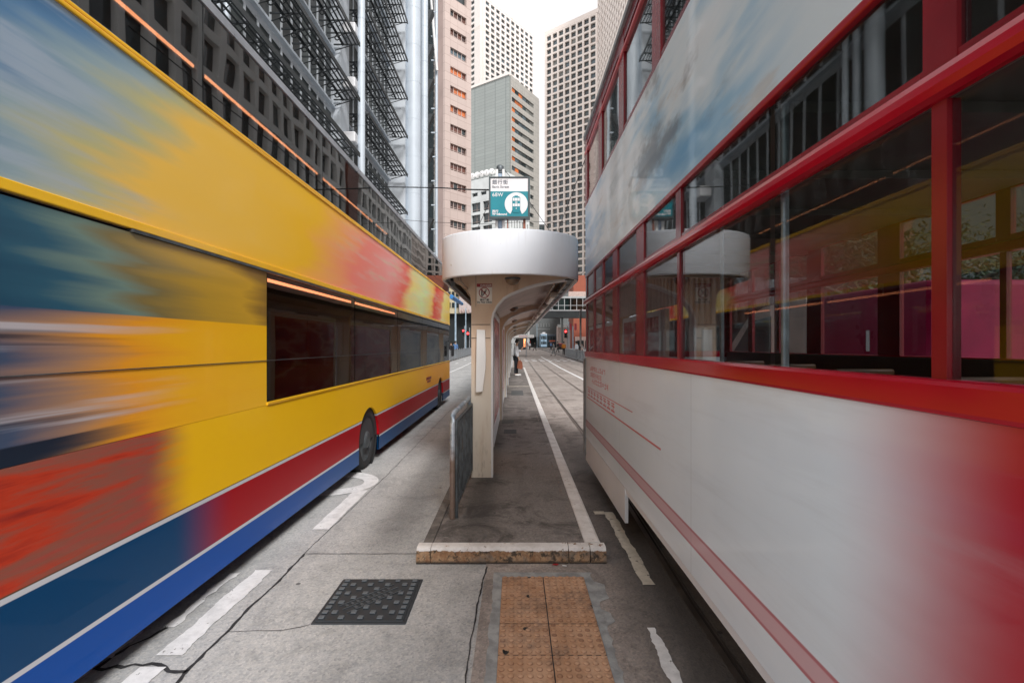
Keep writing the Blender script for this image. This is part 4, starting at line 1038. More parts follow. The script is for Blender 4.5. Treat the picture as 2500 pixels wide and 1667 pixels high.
# pink granite block
o = px(1085, 0, 90)[:2]; u = U(43.5); v = U(-46.5); L1 = solve(o, u, 1143.5)
b = Building('office_block', (o[0], o[1], .4), 'pink granite office block with four-pane windows, some coloured orange like reflected sky, right of the bank tower')
core(b, o, u, L1, v, 9, 0, 85, G1, name='core')
fh = 3.62; ztop = px(1090, 159, 90)[2]; n = (-v[0], -v[1]); fr = (o, u, n); mb = MB()
k0 = 0
mb.fbox(fr, -.35, .95, .002, .6, 0, 85); mb.fbox(fr, L1-1.0, L1+.2, .002, .6, 0, 85)
for k in range(-3, 20):
    za = ztop - k*fh
    if za - fh < 0: break
    mb.fbox(fr, .95, L1-1.0, .002, .575, za+.0, za+fh-1.42)
    ww = (L1-1.95)/1
    for a in range(4):
        cw = ww/4
        mm = random.choice([GR, GR, GR2, G1])
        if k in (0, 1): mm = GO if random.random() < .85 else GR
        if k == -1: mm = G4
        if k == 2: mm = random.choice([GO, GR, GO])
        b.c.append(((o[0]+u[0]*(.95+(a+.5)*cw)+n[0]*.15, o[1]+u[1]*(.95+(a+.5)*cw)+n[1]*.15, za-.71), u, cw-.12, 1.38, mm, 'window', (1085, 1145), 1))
    for a in range(1, 4): mb.fbox(fr, .95+ww/4*a-.05, .95+ww/4*a+.05, .1, .3, za-1.42, za)
    mb.fbox(fr, .95, L1-1.0, .1, .28, za-1.1, za-1.03)
mb.build('wall', PINK, b.root)
mb = MB(); mb.fbox((o, v, (-u[0], -u[1])), .02, 9, .002, .25, 0, 85); mb.build('side_wall', mat('brown pink granite', (.36,.27,.245), .6, var=.1, scale=.4), b.root)
b.finish()

# bank tower on the left: bays of windows behind steel sunshades between tubular masts
GB = bglass('bank window dark', (.02,.028,.03), .35, .25); GB2 = bglass('bank window grey', (.10,.12,.12), .4, .25)
XF, XS = -13.25, -11.5
b = Building('bank_tower', (-14, 38, 0), 'tall grey steel bank tower with tubular masts and projecting lattice sunshades above the bus')
FH = .355*11.5
FZ = [H + 1.58*11.5 + FH*k for k in range(-3, 9)]
bays = [(7.6, 35.6), (37.6, 51.4)]
core(b, (XF-.6, 4), (0.0, 1.0), 50, (-1.0, 0.0), 12, 0, 58, G1)
BLIND = bglass('bank window with blind', (.28,.32,.31), .25)
for (ya, yb) in bays:
    nc = int((yb-ya)/1.27)
    b.facade((XF-.5, ya), (0.0, 1.0), yb-ya, FZ[0]-FH*.18, FZ[-1]+FH*.82, nc, 12, .13, .42, .14, PALE2, [GB, GB, GB2], xr=(560, 1000))
    mb = MB()
    for z in FZ:
        mb.box(XF-.5, XF-.1, ya, yb, z-FH*.14, z-FH*.10)
    mb.build('floor_edge', PALE, b.root)
b.finish()
def sunshade(ya, yb, z):
    mb = MB()
    mb.box(XS-.06, XS+.02, ya, yb, z-.16, z+.14)
    for x in (XS-.3, XS-.6, XS-.9, XS-1.2): mb.box(x-.055, x+.055, ya, yb, z-.03, z+.0)
    mb.box(XF+.45, XF+.51, ya, yb, z-.1, z-.02)
    nb = int((yb-ya)/1.27)
    for i in range(nb+1):
        y = ya + (yb-ya)*i/nb
        mb.tube([(XS-.5, y, z-.02), (XF-.1, y, z-.42)], .04, 4, False); mb.box(XF-.2, XS, y-.035, y+.035, z-.04, z+.05)
        if i < nb:
            y2 = y+.63
            mb.tube([(XS, y, z), (XS-.9, y2, z-.02)], .022, 4, False)
            mb.lathe([(.16,-.03),(.21,0),(.16,.03),(.12,0),(.16,-.03)], (XS-1.2, y, z-.34), 'y', 10)
    return mb
for (ya, yb) in bays:
    for z in FZ[2:]: sunshade(ya+.1, yb-.1, z).build('sunshade', DARKF, b.root)
def mast(x, y, r, seg=4.08, name='mast'):
    mb = MB(); mb.tube([(x, y, 0), (x, y, 60)], r, 20)
    for z in [2+seg*k for k in range(14)]: mb.lathe([(r+.0,-.02),(r+.012,-.015),(r+.012,.015),(r,.02)], (x, y, z), n=20)
    return mb.build(name, PALE, b.root)
mast(-11.75, 36.6, .27)
mb = MB(); mb.box(-16, -11.95, 52.0, 60, 0, 58); mb.box(-16, -13.0, 35.7, 37.5, 0, 58)
mb.build('service_core', PALE2, b.root)

xx, yy, _ = px(1009, 0, 53.2); mast(xx, yy, .82); xx, yy, _ = px(1036, 0, 56); mast(xx, yy, .42)
for z in FZ: mb = MB(); mb.box(-12.9, -11.95, 35.75, 37.35, z+1.1, z+1.9, .1); mb.build('balcony', WHITE, b.root)
# glazed stair and pipe risers at the tower's far corner
xg, yg, _ = px(1052, 0, 60)
mb = MB(); mb.box(xg-1.0, xg+.35, yg, yg+3, 0, 58); mb.build('stair_glazing', glass('pale riser glass', (.6,.75,.8), .5, 1.7), b.root)
mb = MB(); mb.tube([(xg+.75, yg-.3, 0), (xg+.75, yg-.3, 58)], .17, 12)
for z in range(1, 56, 3): mb.box(xg+.1, xg+.75, yg-.38, yg-.22, z, z+.14); mb.lathe([(.17,-.05),(.21,0),(.17,.05)], (xg+.75, yg-.3, z+.07), n=12)
mb.build('riser_pipe', PALE, b.root)
mb = MB()
for j, z in enumerate(FZ): mb.prism([(xx+.2, z-1.0), (xx+.95, z+.9), (xx+.2, z+.9)], yy+.4, yy+1.4, 'y')
mb.build('louvre_fin', DARKF, b.root)
mb = MB(); mb.tube([(xg-.1, yg-.6, 47), (xg+.9, yg-.8, 35.5)], .16, 8); mb.tube([(xg-.9, yg-.6, 56), (xg+.7, yg-.8, 38)], .10, 8); mb.build('raking_strut', WHITE2, b.root)
mb = MB()
for i, X in enumerate((585, 602, 612)):
    pass
for y, r in ((20.2, .16), (20.9, .13), (19.2, .35)): mb.tube([(-12.6, y, 0), (-12.6, y, 58)], r, 12)
mb.build('mast', PALE, b.root)

# block on the right side of the street, seen through the tram and mirrored in the bus glass
b = Building('office_block', (16, 50, 0), 'white gridded office block with a dark red-brown base, seen through the tram windows')
core(b, (15.6, 19), (0.0, 1.0), 68, (1.0, 0.0), 18, 0, 43, G1)
b.facade((15.5, 19), (0.0, 1.0), 34, 11, 41, 17, 12, .5, .6, .45, WHB2, [G1, G2, G1], xr=(1500, 2300))
b.facade((15.5, 57), (0.0, 1.0), 30, 11, 41, 14, 12, .55, .6, .45, WHB2, [G1, G2, G1, G3], xr=(1500, 2300))
b.finish()
RB = mat('red brown ribbed panel', (.16,.05,.035), .5, var=.2, scale=.6)
mb = MB(); mb.box(14.7, 15.59, 18.8, 87, 0, 10.4); mb.box(14.4, 33, 18.6, 87.3, 10.4, 10.95); mb.box(14.7, 33, 53.2, 56.8, 10.95, 42.5)
for k in range(60): mb.box(14.56, 14.702, 19+k*1.13, 19.35+k*1.13, 3.2, 10.2)
mb.build('base', RB, b.root)
mb = MB()
for k in range(9): mb.box(14.62, 14.71, 20+k*7, 25.4+k*7, .3, 3.0)
mb.build('shopfront', G2, b.root)

# ---------------------------------------------------------------- end of the street
def build_at(X0, X1, Yt, d, depth, name, m, label, z0=0):
    xa, xb = px(X0, 0, d)[0], px(X1, 0, d)[0]
    r = thing(name, ((xa+xb)/2, d, gz(d)), label, 'building'); mb = MB(); mb.box(xa, xb, d, d+depth, z0, px(0, Yt, d)[2]); return r, mb, xa, xb
DK = mat('dark grey cladding', (.055,.062,.065), .6, var=.2, scale=.3); GC = mat('grey stone wall', (.12,.13,.13), .7, var=.15, scale=.3)
# dark podium block with carved lettering
D = 152
r, mb, xa, xb = build_at(1283, 1368, 770, D, 8, 'podium_building', GC, 'dark grey podium building with a shadowed ground floor behind the distant trams', z0=px(0, 822, D)[2]); mb.build('wall', GC, r)
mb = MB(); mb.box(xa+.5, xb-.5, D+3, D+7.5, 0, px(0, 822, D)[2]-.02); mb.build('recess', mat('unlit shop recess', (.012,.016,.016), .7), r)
mb = MB()
for k in range(9): mb.box(xa+.3+k*3.4, xa+.9+k*3.4, D+.1, D+.7, 0, px(0, 822, D)[2]-.01)
mb.build('colonnade', DK, r)
mb = MB(); xs = px(1312, 0, D)[0]
for k in range(5):
    x = xs+k*.85
    for q in range(4): mb.box(x+random.uniform(0,.1), x+.6, D-.1, D-.003, px(0, 797, D)[2]+q*.28, px(0, 797, D)[2]+q*.28+.1)
    mb.box(x+.22, x+.34, D-.09, D-.004, px(0, 798, D)[2], px(0, 798, D)[2]+1.1)
mb.box(xs, xs+4, D-.1, D-.003, px(0, 804.5, D)[2], px(0, 803, D)[2])
mb.build('wall_characters', mat('grey metal characters', (.35,.37,.37), .4, .5), r)
# lit shop by the platform end
D = 116
r = thing('shop', (px(1277, 0, D)[0], D-1, gz(D)), 'brightly lit orange shopfront at the far end of the platform', 'shop')
xa, xb = px(1262, 0, D)[0], px(1286, 0, D)[0]
mb = MB(); mb.box(xa, xb, D-2, D+2.9, gz(D), px(0, 822, D)[2]); mb.build('surround', DK, r)
mb = MB(); mb.box(xa+1.6, xb-.3, D-2.05, D-2.005, gz(D)+.6, px(0, 825, D)[2]-.2); mb.build('lit_window', emit('warm shop light', (1.0,.36,.14), 1.1), r)
mb = MB()
for k in range(7): x = xa+1.7+k*.24; mb.box(x, x+.12, D-2.08, D-2.052, gz(D)+.6, gz(D)+random.uniform(1.0, 2.2))
mb.build('display', mat('dark red display', (.3,.03,.02), .6), r)
mb = MB(); mb.box(xa+.4, xb-1.2, D-2.1, D-2.06, px(0, 825.5, D)[2], px(0, 822.5, D)[2]); mb.build('shop_sign', emit('orange shop sign', (1, .25, .05), 1.5), r)
# footbridge
D = 118
z0, z1, z2 = px(0, 775, D)[2], px(0, 759, D)[2], px(0, 728, D)[2]
r = thing('footbridge', (px(1400, 0, D)[0], D, z0), 'covered footbridge with glazed sides crossing high over the far tram lines', 'footbridge')
xa, xb = px(1318, 0, D)[0], px(1520, 0, D)[0]
mb = MB(); mb.box(xa, xb, D, D+4, z0, z1); mb.build('deck', DK, r)
mb = MB(); mb.box(xa, xb, D-.15, D+4.1, z2, z2+.45); mb.build('roof', WHB, r)
mb = MB(); mb.box(xa, xb, D-.1, D-.05, z1, z1+.25)
for k in range(14): mb.box(xa+k*1.5, xa+.14+k*1.5, D-.08, D+.06, z1+.25, z2)
mb.box(xa, xb, D-.05, D+.05, z1+1.3, z1+1.42)
mb.build('frame', WHITE, r)
mb = MB(); mb.box(xa, xb, D+.02, D+.04, z1+.3, z2-.1); mb.build('glazing', glass('footbridge glass', (.45,.6,.6), .6, 1.6), r)
mb = MB(); mb.box(px(1372, 0, D)[0], px(1376, 0, D)[0], D+1, D+2, gz(D), z0-.01); mb.box(px(1450, 0, D)[0], px(1456, 0, D)[0], D+1, D+2, gz(D), z0-.01); mb.build('pier', GC, r)
# brick red building to the right
BRK = stone('brick red tile', (.32,.085,.045), (.2,.06,.04), 1.2, .5); PB = mat('pale pink band', (.50,.38,.34), .7)
D = 132
r = thing('brick_building', (px(1450, 0, D)[0], D, gz(D)), 'brick red building with a pale band beyond the footbridge', 'building')
xa, xb = px(1400, 0, D)[0], px(1500, 0, D)[0]
mb = MB(); mb.box(xa, xb, D, D+12, gz(D), px(0, 672, D)[2]); mb.build('wall', BRK, r)
mb = MB(); mb.box(xa-1.4, xb, D-.4, D-.003, px(0, 727, D)[2], px(0, 712, D)[2]); mb.build('band', PB, r)
mb = MB(); mb.box(xa+.4, xb, D-.3, D-.003, px(0, 850, D)[2], px(0, 822, D)[2]); mb.build('ground_floor', PB, r)
mb = MB()
for k in range(4): mb.box(xa+1.0+k*1.1, xa+1.7+k*1.1, D-.35, D-.302, gz(D), gz(D)+2.2)
mb.build('doorway', G1, r)
D = 125
r = thing('street_kiosk', (px(1378, 0, D)[0], D, gz(D)), 'pale pink kiosk building with a white fascia board behind the right traffic light', 'kiosk')
xa, xb = px(1362, 0, D)[0], px(1392, 0, D)[0]
mb = MB(); mb.box(xa, xb, D, D+4, gz(D), px(0, 795, D)[2]); mb.build('wall', PB, r)
mb = MB(); mb.box(xa-.1, xb-.2, D-.2, D-.004, px(0, 799, D)[2], px(0, 792, D)[2]); mb.build('fascia_board', WHITE2, r)
mb = MB()
for k, X in enumerate((1390, 1402)):
    mb.box(px(X, 0, D)[0], px(X+5, 0, D)[0], D-.5, D-.42, px(0, 806, D)[2], px(0, 790, D)[2])
tag(mb.build('banner', mat('pink red banner', (.55,.07,.10), .5)), 'pair of red street banners hanging right of the kiosk', 'banner')
# left side beyond the bus: cream building, dark undercroft
D = 82
CRM = mat('cream render', (.50,.44,.30), .7, var=.1, scale=.3); LIL = mat('pale lilac render', (.50,.43,.42), .7)
r = thing('cream_building', (px(1110, 0, D)[0], D, gz(D)), 'cream building with paired dark windows seen between the bus and the column', 'building')
xa, xb = px(1040, 0, D)[0], px(1130, 0, D)[0]; za = px(0, 765, D)[2]
mb = MB(); mb.box(xa, xb, D, D+9, za, px(0, 655, D)[2]); mb.build('wall', CRM, r)
for j, Y in enumerate((668, 690, 712, 739)):
    for i in range(9):
        X = 1046+i*9.6
        m_ = MB(); m_.box(px(X, 0, D)[0], px(X+6.2, 0, D)[0], D-.12, D-.004, px(0, Y+12, D)[2], px(0, Y, D)[2]); m_.build('window', G1, r)
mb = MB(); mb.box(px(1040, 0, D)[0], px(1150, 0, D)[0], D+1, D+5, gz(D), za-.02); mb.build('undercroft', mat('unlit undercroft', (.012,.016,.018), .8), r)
r = thing('lilac_building', (px(1145, 0, D)[0], D, za), 'pale lilac building beside the cream one behind the shelter column', 'building')
mb = MB(); mb.box(px(1121, 0, D-1)[0], px(1185, 0, D-1)[0], D-1, D+8, px(0, 764, D)[2], px(0, 640, D)[2]); mb.build('wall', LIL, r)
mb = MB()
for k in range(4): mb.box(px(1123+k*6, 0, D-2)[0], px(1126+k*6, 0, D-2)[0], D-2, D-1.01, px(0, 764+random.uniform(0, 3), D)[2], px(0, 758, D)[2])
for k in range(4): mb.box(px(1118+k*14, 0, D-2)[0], px(1128+k*14, 0, D-2)[0], D-1.9, D-1.02, px(0, 655+0, D)[2], px(0, 640, D)[2])
mb.build('awning_edge', PB, r)
# far low filler blocks closing the street
for (X0, X1, Y, D, m, lab) in ((1300, 1345, 548, 380, DK, 'small dark distant rooftop block in the narrow gap of sky'), (1120, 1262, 700, 190, DK, 'dark block closing the street behind the shelter'),
        (1360, 1470, 700, 185, GC, 'grey building behind the footbridge on the right')):
    r, mb, xa, xb = build_at(X0, X1, Y, D, 15, 'distant_building', m, lab); mb.build('wall', m, r)
    for k in range(6): mb = MB(); mb.box(xa+(xb-xa)*(k+.2)/6, xa+(xb-xa)*(k+.75)/6, D-.15, D-.004, px(0, Y+14, D)[2], px(0, Y+6, D)[2]); mb.build('window', G2, r)

# overhead wires
WM = bpy.data.materials['black plastic']
for lab, pts in (('thin black span wire running from the stop sign towards the bank tower', [px(860, 452, 12), px(960, 457, 10.5), px(1080, 459, 9), px(1140, 463, 7.6), px(1193, 464, 6.55)]),
        ('lower black span wire crossing behind the shelter roof', [px(900, 530, 30), px(1060, 543, 26), px(1190, 547, 24), px(1300, 541, 24), px(1440, 546, 24)]),
        ('tram contact wire hanging above the track', [(1.77, 7, 6.3), (1.77, 60, 6.6), (1.77, 140, 7.4)]),
        ('second tram contact wire over the far track', [(4.5, 7, 6.3), (4.5, 60, 6.6), (4.5, 140, 7.4)])):
    mb = MB(); mb.tube(pts, .011, 5); tag(mb.build('overhead_wire', WM), lab, 'wire')

# traffic lights, lamp posts, fences
def traffic_light(X, Yt, d, lab, hgt=3.2):
    x = px(X, 0, d)[0]; g = gz(d); zl = px(0, Yt, d)[2]
    r = thing('traffic_light', (x, d, g), lab, 'traffic light', 'red traffic lights at the far crossing')
    mb = MB(); mb.tube([(x+.22, d+.1, g), (x+.22, d+.1, zl+.8)], .07, 8); mb.build('pole', STEEL, r)
    mb = MB(); mb.box(x-.19, x+.19, d-.1, d+.12, zl-.9, zl+.28, .04); hd = mb.build('signal_head', BLACK, r)
    for k in range(3):
        mb = MB(); mb.lathe([(.001,-.03),(.10,-.02),(.13,0),(.13,.01)], (x, d-.11, zl-.32*k), 'y', 14)
        mb.build('lamp', emit('red signal lamp', (1.0,.02,.02), 9) if k == 0 else BLACK, hd)
        mb = MB(); mb.prism([(x+.15*cos(a), zl-.32*k+.15*sin(a)) for a in [pi*i/8 for i in range(9)]] + [(x+.13*cos(a), zl-.32*k+.13*sin(a)) for a in [pi*i/8 for i in range(8, -1, -1)]], d-.28, d-.09, 'y'); mb.build('hood', BLACK, hd)
traffic_light(1131, 807, 78, 'red traffic light nearer the bus, left of the shelter column'); traffic_light(1142.5, 814, 66, 'red traffic light touching the left edge of the shelter column')
traffic_light(1381, 809, 66, 'red traffic light at the right crossing above the orange figure')
LPM = mat('pale blue post paint', (.38,.50,.60), .5)
def post(X, Yt, d, r_, lab, arm=False):
    x = px(X, 0, d)[0]; g = gz(d); zt = px(0, Yt, d)[2]
    r = thing('lamp_post', (x, d, g), lab, 'post')
    mb = MB(); mb.tube([(x, d, g), (x, d, zt)], r_, 10, r2=r_*.8); mb.build('pole', LPM, r)
    mb = MB(); mb.lathe([(r_*1.9,0),(r_*1.9,.25),(r_,.4)], (x, d, g), n=10); mb.build('base', LPM, r)
    if arm: mb = MB(); mb.tube([(x, d, zt-.1), (x+.5, d, zt+.3), (x+1.4, d, zt+.4)], r_*.5, 8); mb.box(x+1.2, x+1.9, d-.12, d+.12, zt+.33, zt+.45, .03); mb.build('lamp_head', STEEL, r)
post(1112, 730, 55, .12, 'thick pale blue post just right of the bus tail'); post(1137, 752, 62, .085, 'thinner pale post left of the shelter column')
post(1311, 790, 150, .09, 'slim pale post in front of the dark podium building'); post(1399, 796, 75, .11, 'white post right of the red signal at the crossing'); post(1389, 785, 78, .07, 'dark slim post next to the white post at the crossing')
def fence(x, y0, y1, lab, sp=2.0):
    r = thing('railing', (x, (y0+y1)/2, gz(y0)), lab, 'railing'); y = y0
    while y < y1-.1:
        g = gz(y); mb = MB(); mb.tube([(x, y, g), (x, y, g+1.15)], .035, 6); mb.build('post', STEEL, r)
        mb = MB()
        for z in (1.05, .18): mb.tube([(x, y+.04, g+z), (x, y+sp-.04, g+z)], .022, 6)
        for k in range(1, 12): mb.tube([(x, y+sp*k/12, g+.18), (x, y+sp*k/12, g+1.05)], .008, 4)
        mb.build('panel', STEEL, r); y += sp
fence(-6.05, 26, 66, 'grey pedestrian railing along the left kerb beyond the bus'); fence(6.05, 18, 58, 'grey pedestrian railing along the right kerb by the far crossing')
for x0, x1, lab in ((-9.5, -6.2, 0), (5.95, 12, 0)):
    ys = [4, 34, 60, 100, 145]; mb = MB()
    mb.add([(x, y, gz(y)+z) for y in ys for x, z in ((x0, 0), (x0, .13), (x1, .13), (x1, 0))], [(i*4+j, i*4+j+1, i*4+j+5, i*4+j+4) for i in range(4) for j in range(3)])
    struct(mb, 'pavement', PF)
# shop fascia board over the street end, by the waiting passenger
D = 60
xa, xb = px(1252, 0, D)[0], px(1304, 0, D)[0]; za, zb_ = px(0, 824, D)[2], px(0, 817.5, D)[2]
r = thing('stop_canopy', ((xa+xb)/2, D, gz(D)), 'white board roof of the next tram stop beyond the waiting passenger', 'canopy')
mb = MB(); mb.box(xa, xb, D, D+6, za, zb_, .02); mb.build('board', WHITE2, r)
mb = MB()
for k in range(9): x = px(1267+k*2.4, 0, D)[0]; mb.box(x, x+.08, D-.012, D-.002, za+.10, za+.22)
mb.build('board_lettering', struct_red, r)
mb = MB(); x = px(1285, 0, D)[0]; mb.tube([(x, D+.6, gz(D)), (x, D+.6, za)], .06, 8); x = px(1262, 0, D)[0]; mb.tube([(x, D+.6, gz(D)), (x, D+.6, za)], .06, 8); mb.build('post', STEEL, r)
# blue strip sign under far left canopy edge
mb = MB(); a_ = px(1101, 724, 20); b_ = px(1128, 742, 30); mb.tube([a_, b_], .10, 6); tag(mb.build('awning_rail', mat('bright blue awning', (.03,.20,.50), .5)), 'bright blue sloping awning rail between bus and shelter', 'awning')

# distant tram and bus
def small_tram(X0, X1, d):
    xa, xb = px(X0, 0, d)[0], px(X1, 0, d)[0]; g = gz(d); h = px(0, 814, d)[2]-g
    r = thing('tram', ((xa+xb)/2, d, g), 'pale blue double-decker tram facing the camera at the far junction', 'tram')
    M_ = mat('pale blue tram paint', (.28,.42,.55), .5, var=.1)
    mb = MB(); mb.box(xa, xb, d, d+8, g+.35, g+h-.15, .12); mb.build('body', M_, r)
    mb = MB(); mb.box(xa-.05, xb+.05, d-.05, d+8, g+h-.15, g+h, .05); mb.box(xa+.5, xb-.5, d+.1, d+3, g+h, g+h+.35, .05); mb.build('roof', WHITE, r)
    ww = (xb-xa)
    for z0, z1 in ((.60, .84), (.27, .45)):
        for a, c in ((.08, .30), (.34, .68), (.72, .92)):
            mb = MB(); mb.box(xa+ww*a, xa+ww*c, d-.03, d-.002, g+h*z0, g+h*z1); mb.build('window', G1, r)
    mb = MB(); mb.box(xa+ww*.35, xa+ww*.65, d-.04, d-.002, g+h*.5, g+h*.54); mb.build('route_board', BLACK, r)
    mb = MB(); mb.box(xa+ww*.2, xb-ww*.1, d+.3, d+6, g, g+.34); mb.build('truck', BLACK, r)
small_tram(1320, 1335.5, 140)
def small_bus(X0, X1, Yt, d, lab, col, win, stripe):
    xa, xb = px(X0, 0, d)[0], px(X1, 0, d)[0]; g = gz(d); h = px(0, Yt, d)[2]-g
    r = thing('bus', ((xa+xb)/2, d, g), lab, 'bus'); W_ = xb-xa
    mb = MB(); mb.box(xa, xb, d, d+2.5, g+.3, g+h, .15); mb.build('body', mat(col[0], col[1], .4), r)
    for z0, z1 in win:
        for k in range(4): mb = MB(); mb.box(xa+W_*(k+.08)/4, xa+W_*(k+.94)/4, d-.03, d-.002, g+h*z0, g+h*z1); mb.build('window', G1, r)
    mb = MB(); mb.box(xa+W_*.2, xa+W_*.75, d-.035, d-.003, g+h*stripe[0], g+h*stripe[1]); mb.build('side_advert', mat('orange red advert', (.65,.13,.05), .5), r)
    for k in (.2, .8): mb = MB(); mb.lathe([(.001,-.05),(.42,-.04),(.45,0),(.45,.2)], (xa+W_*k, d, g+.45), 'y', 16); mb.build('wheel', RUBBER, r)
small_bus(1336, 1362, 816, 146, 'dark double-decker bus crossing behind the pale blue tram', ('dark bus paint', (.05,.07,.09)), ((.58,.85), (.22,.42)), (.47,.55))
small_bus(1357, 1402, 816, 152, 'white double-decker bus with its tail behind the right traffic light', ('white bus paint', (.50,.54,.58)), ((.60,.86), (.20,.42)), (.46,.50))
small_bus(1363, 1374, 838, 110, 'small red taxi waiting beyond the crossing', ('red taxi paint', (.50,.03,.02)), ((.62,.9),), (.2,.3))

# ---------------------------------------------------------------- delivery van beyond the tram
MAG = mat('magenta van paint', (.27,.001,.04), .3); VWH = mat('pale pink van paint', (.62,.47,.42), .35)
van = thing('delivery_van', (5.2, 7.4, 0), 'magenta box van with a pale cab seen through the tram windows', 'van')
vx = 4.25
mb = MB(); mb.box(vx, vx+1.9, 4.9, 7.0, .55, 2.30, .06); mb.build('box_body', MAG, van)
mb = MB(); mb.prism([(7.03,.5),(10.3,.5),(10.4,.9),(10.25,1.35),(9.6,1.55),(8.75,2.15),(8.2,2.28),(7.03,2.32)], vx+.02, vx+1.85, 'x'); mb.build('cab', VWH, van)
mb = MB(); mb.prism([(8.0,1.45),(9.35,1.5),(8.65,2.05),(8.0,2.1)], vx+.008, vx+.02, 'x'); mb.build('cab_window', G1, van)
for y in (5.7, 9.3):
    mb = MB(); mb.lathe([(.001,0),(.2,0),(.34,.02),(.36,.05),(.36,.22)], (vx-.01, y, .37), 'x', 20); mb.build('wheel', RUBBER, van)
mb = MB(); mb.box(vx-.02, vx+.0, 10.0, 10.25, .95, 1.1); mb.build('headlight', WHITE2, van)
mb = MB(); mb.box(vx-.005, vx+.0, 5.75, 5.80, 1.55, 1.80, 0); mb.build('door_handle', WHITE2, van)

# ---------------------------------------------------------------- trees beyond the tram
BARK = mat('tree bark', (.10,.075,.055), .9, var=.3, scale=6, bump=.6, bscale=25)
t = NT('tree leaves'); inf = t.noise(1.3, 3); LEAF = t.fin(t.mix(t.step(inf, .3, .7), (.018,.035,.012), (.05,.08,.025)), .5)
t.b.inputs['Subsurface Weight'].default_value = 0
def tree(x, y, h, cr, seed, lab, nl=4200):
    R = random.Random(seed); r = thing('tree', (x, y, .1), lab, 'tree', 'trees on the pavement beyond the tram')
    tb = MB(); tips = []
    def branch(p, d, L, rad, lv):
        pts = [Vector(p)]; dd = Vector(d)
        for k in range(4):
            dd = (dd + Vector((R.uniform(-.2,.2), R.uniform(-.2,.2), R.uniform(-.03,.18)))).normalized(); pts.append(pts[-1] + dd*L/4)
        tb.tube(pts, rad, 7 if lv < 2 else 5, True, rad*.5)
        if lv >= 1: tips.extend(pts[2:])
        if lv < 3:
            for k in range(3 if lv else 6):
                a = R.uniform(0, 2*pi); e = R.uniform(.2, .9); q = pts[R.randint(2, 4)] if lv else pts[R.randint(1, 4)]
                branch(q, (cos(a)*cos(e), sin(a)*cos(e), sin(e)*.8), L*R.uniform(.5, .72), rad*.5, lv+1)
    branch((x, y, 0), (0, 0, 1), h*.5, .17, 0); tb.build('trunk', BARK, r)
    lb = MB()
    for k in range(nl):
        c = R.choice(tips) + Vector((R.gauss(0, .26), R.gauss(0, .26), R.gauss(0, .22)))
        s_ = R.uniform(.028, .055); a, b_ = R.uniform(0, 2*pi), R.uniform(-.9, .9)
        u_ = Vector((cos(a)*cos(b_), sin(a)*cos(b_), sin(b_))); v_ = u_.cross(Vector((R.uniform(-1,1), R.uniform(-1,1), R.uniform(-1,1)))).normalized()
        lb.add([c-u_*s_*1.3, c+v_*s_*.5, c+u_*s_*1.3, c-v_*s_*.5], [(0,1,2,3)])
    lb.build('crown', LEAF, r, recalc=False)
tree(8.6, 9.6, 6.2, 3, 3, 'leafy tree nearest the tram window on the far pavement'); tree(10.5, 13.2, 6.8, 3, 5, 'second leafy street tree standing further along the far pavement'); tree(12.6, 12.2, 6.5, 3, 9, 'leafy tree set back at the edge of the far pavement')
r = thing('low_building', (28, 14, 0), 'low dark building beyond the trees, seen through the tram glass', 'building')
mb = MB(); mb.box(30, 40, -10, 17.5, 0, 3.2); mb.build('wall', DK, r); mb = MB(); mb.box(29.9, 29.995, -8, 16, 1.2, 2.4); mb.build('window_strip', G2, r)

# ---------------------------------------------------------------- people
def skin_body(name, joints, edges, root_i, m, parent=None, sub=2, loc=(0,0,0)):
    me = bpy.data.meshes.new(name); me.from_pydata([(Vector(j[0])) for j in joints], edges, [])
    ob = bpy.data.objects.new(name, me); SC.collection.objects.link(ob)
    sk = ob.modifiers.new('s', 'SKIN'); sk.use_smooth_shade = True
    for i, j in enumerate(joints):
        me.skin_vertices[0].data[i].radius = (j[1], j[2] if len(j) > 2 else j[1]); me.skin_vertices[0].data[i].use_root = i == root_i
    sb = ob.modifiers.new('u', 'SUBSURF'); sb.levels = sb.render_levels = sub
    dg = bpy.context.evaluated_depsgraph_get(); e = bpy.data.meshes.new_from_object(ob.evaluated_get(dg)); e.name = name
    bpy.data.objects.remove(ob); bpy.data.meshes.remove(me)
    e.materials.append(m); ob = bpy.data.objects.new(name, e); SC.collection.objects.link(ob)
    for p in e.polygons: p.use_smooth = True
    if parent: ob.parent = parent
    ORG[ob.name] = Vector(loc); return ob
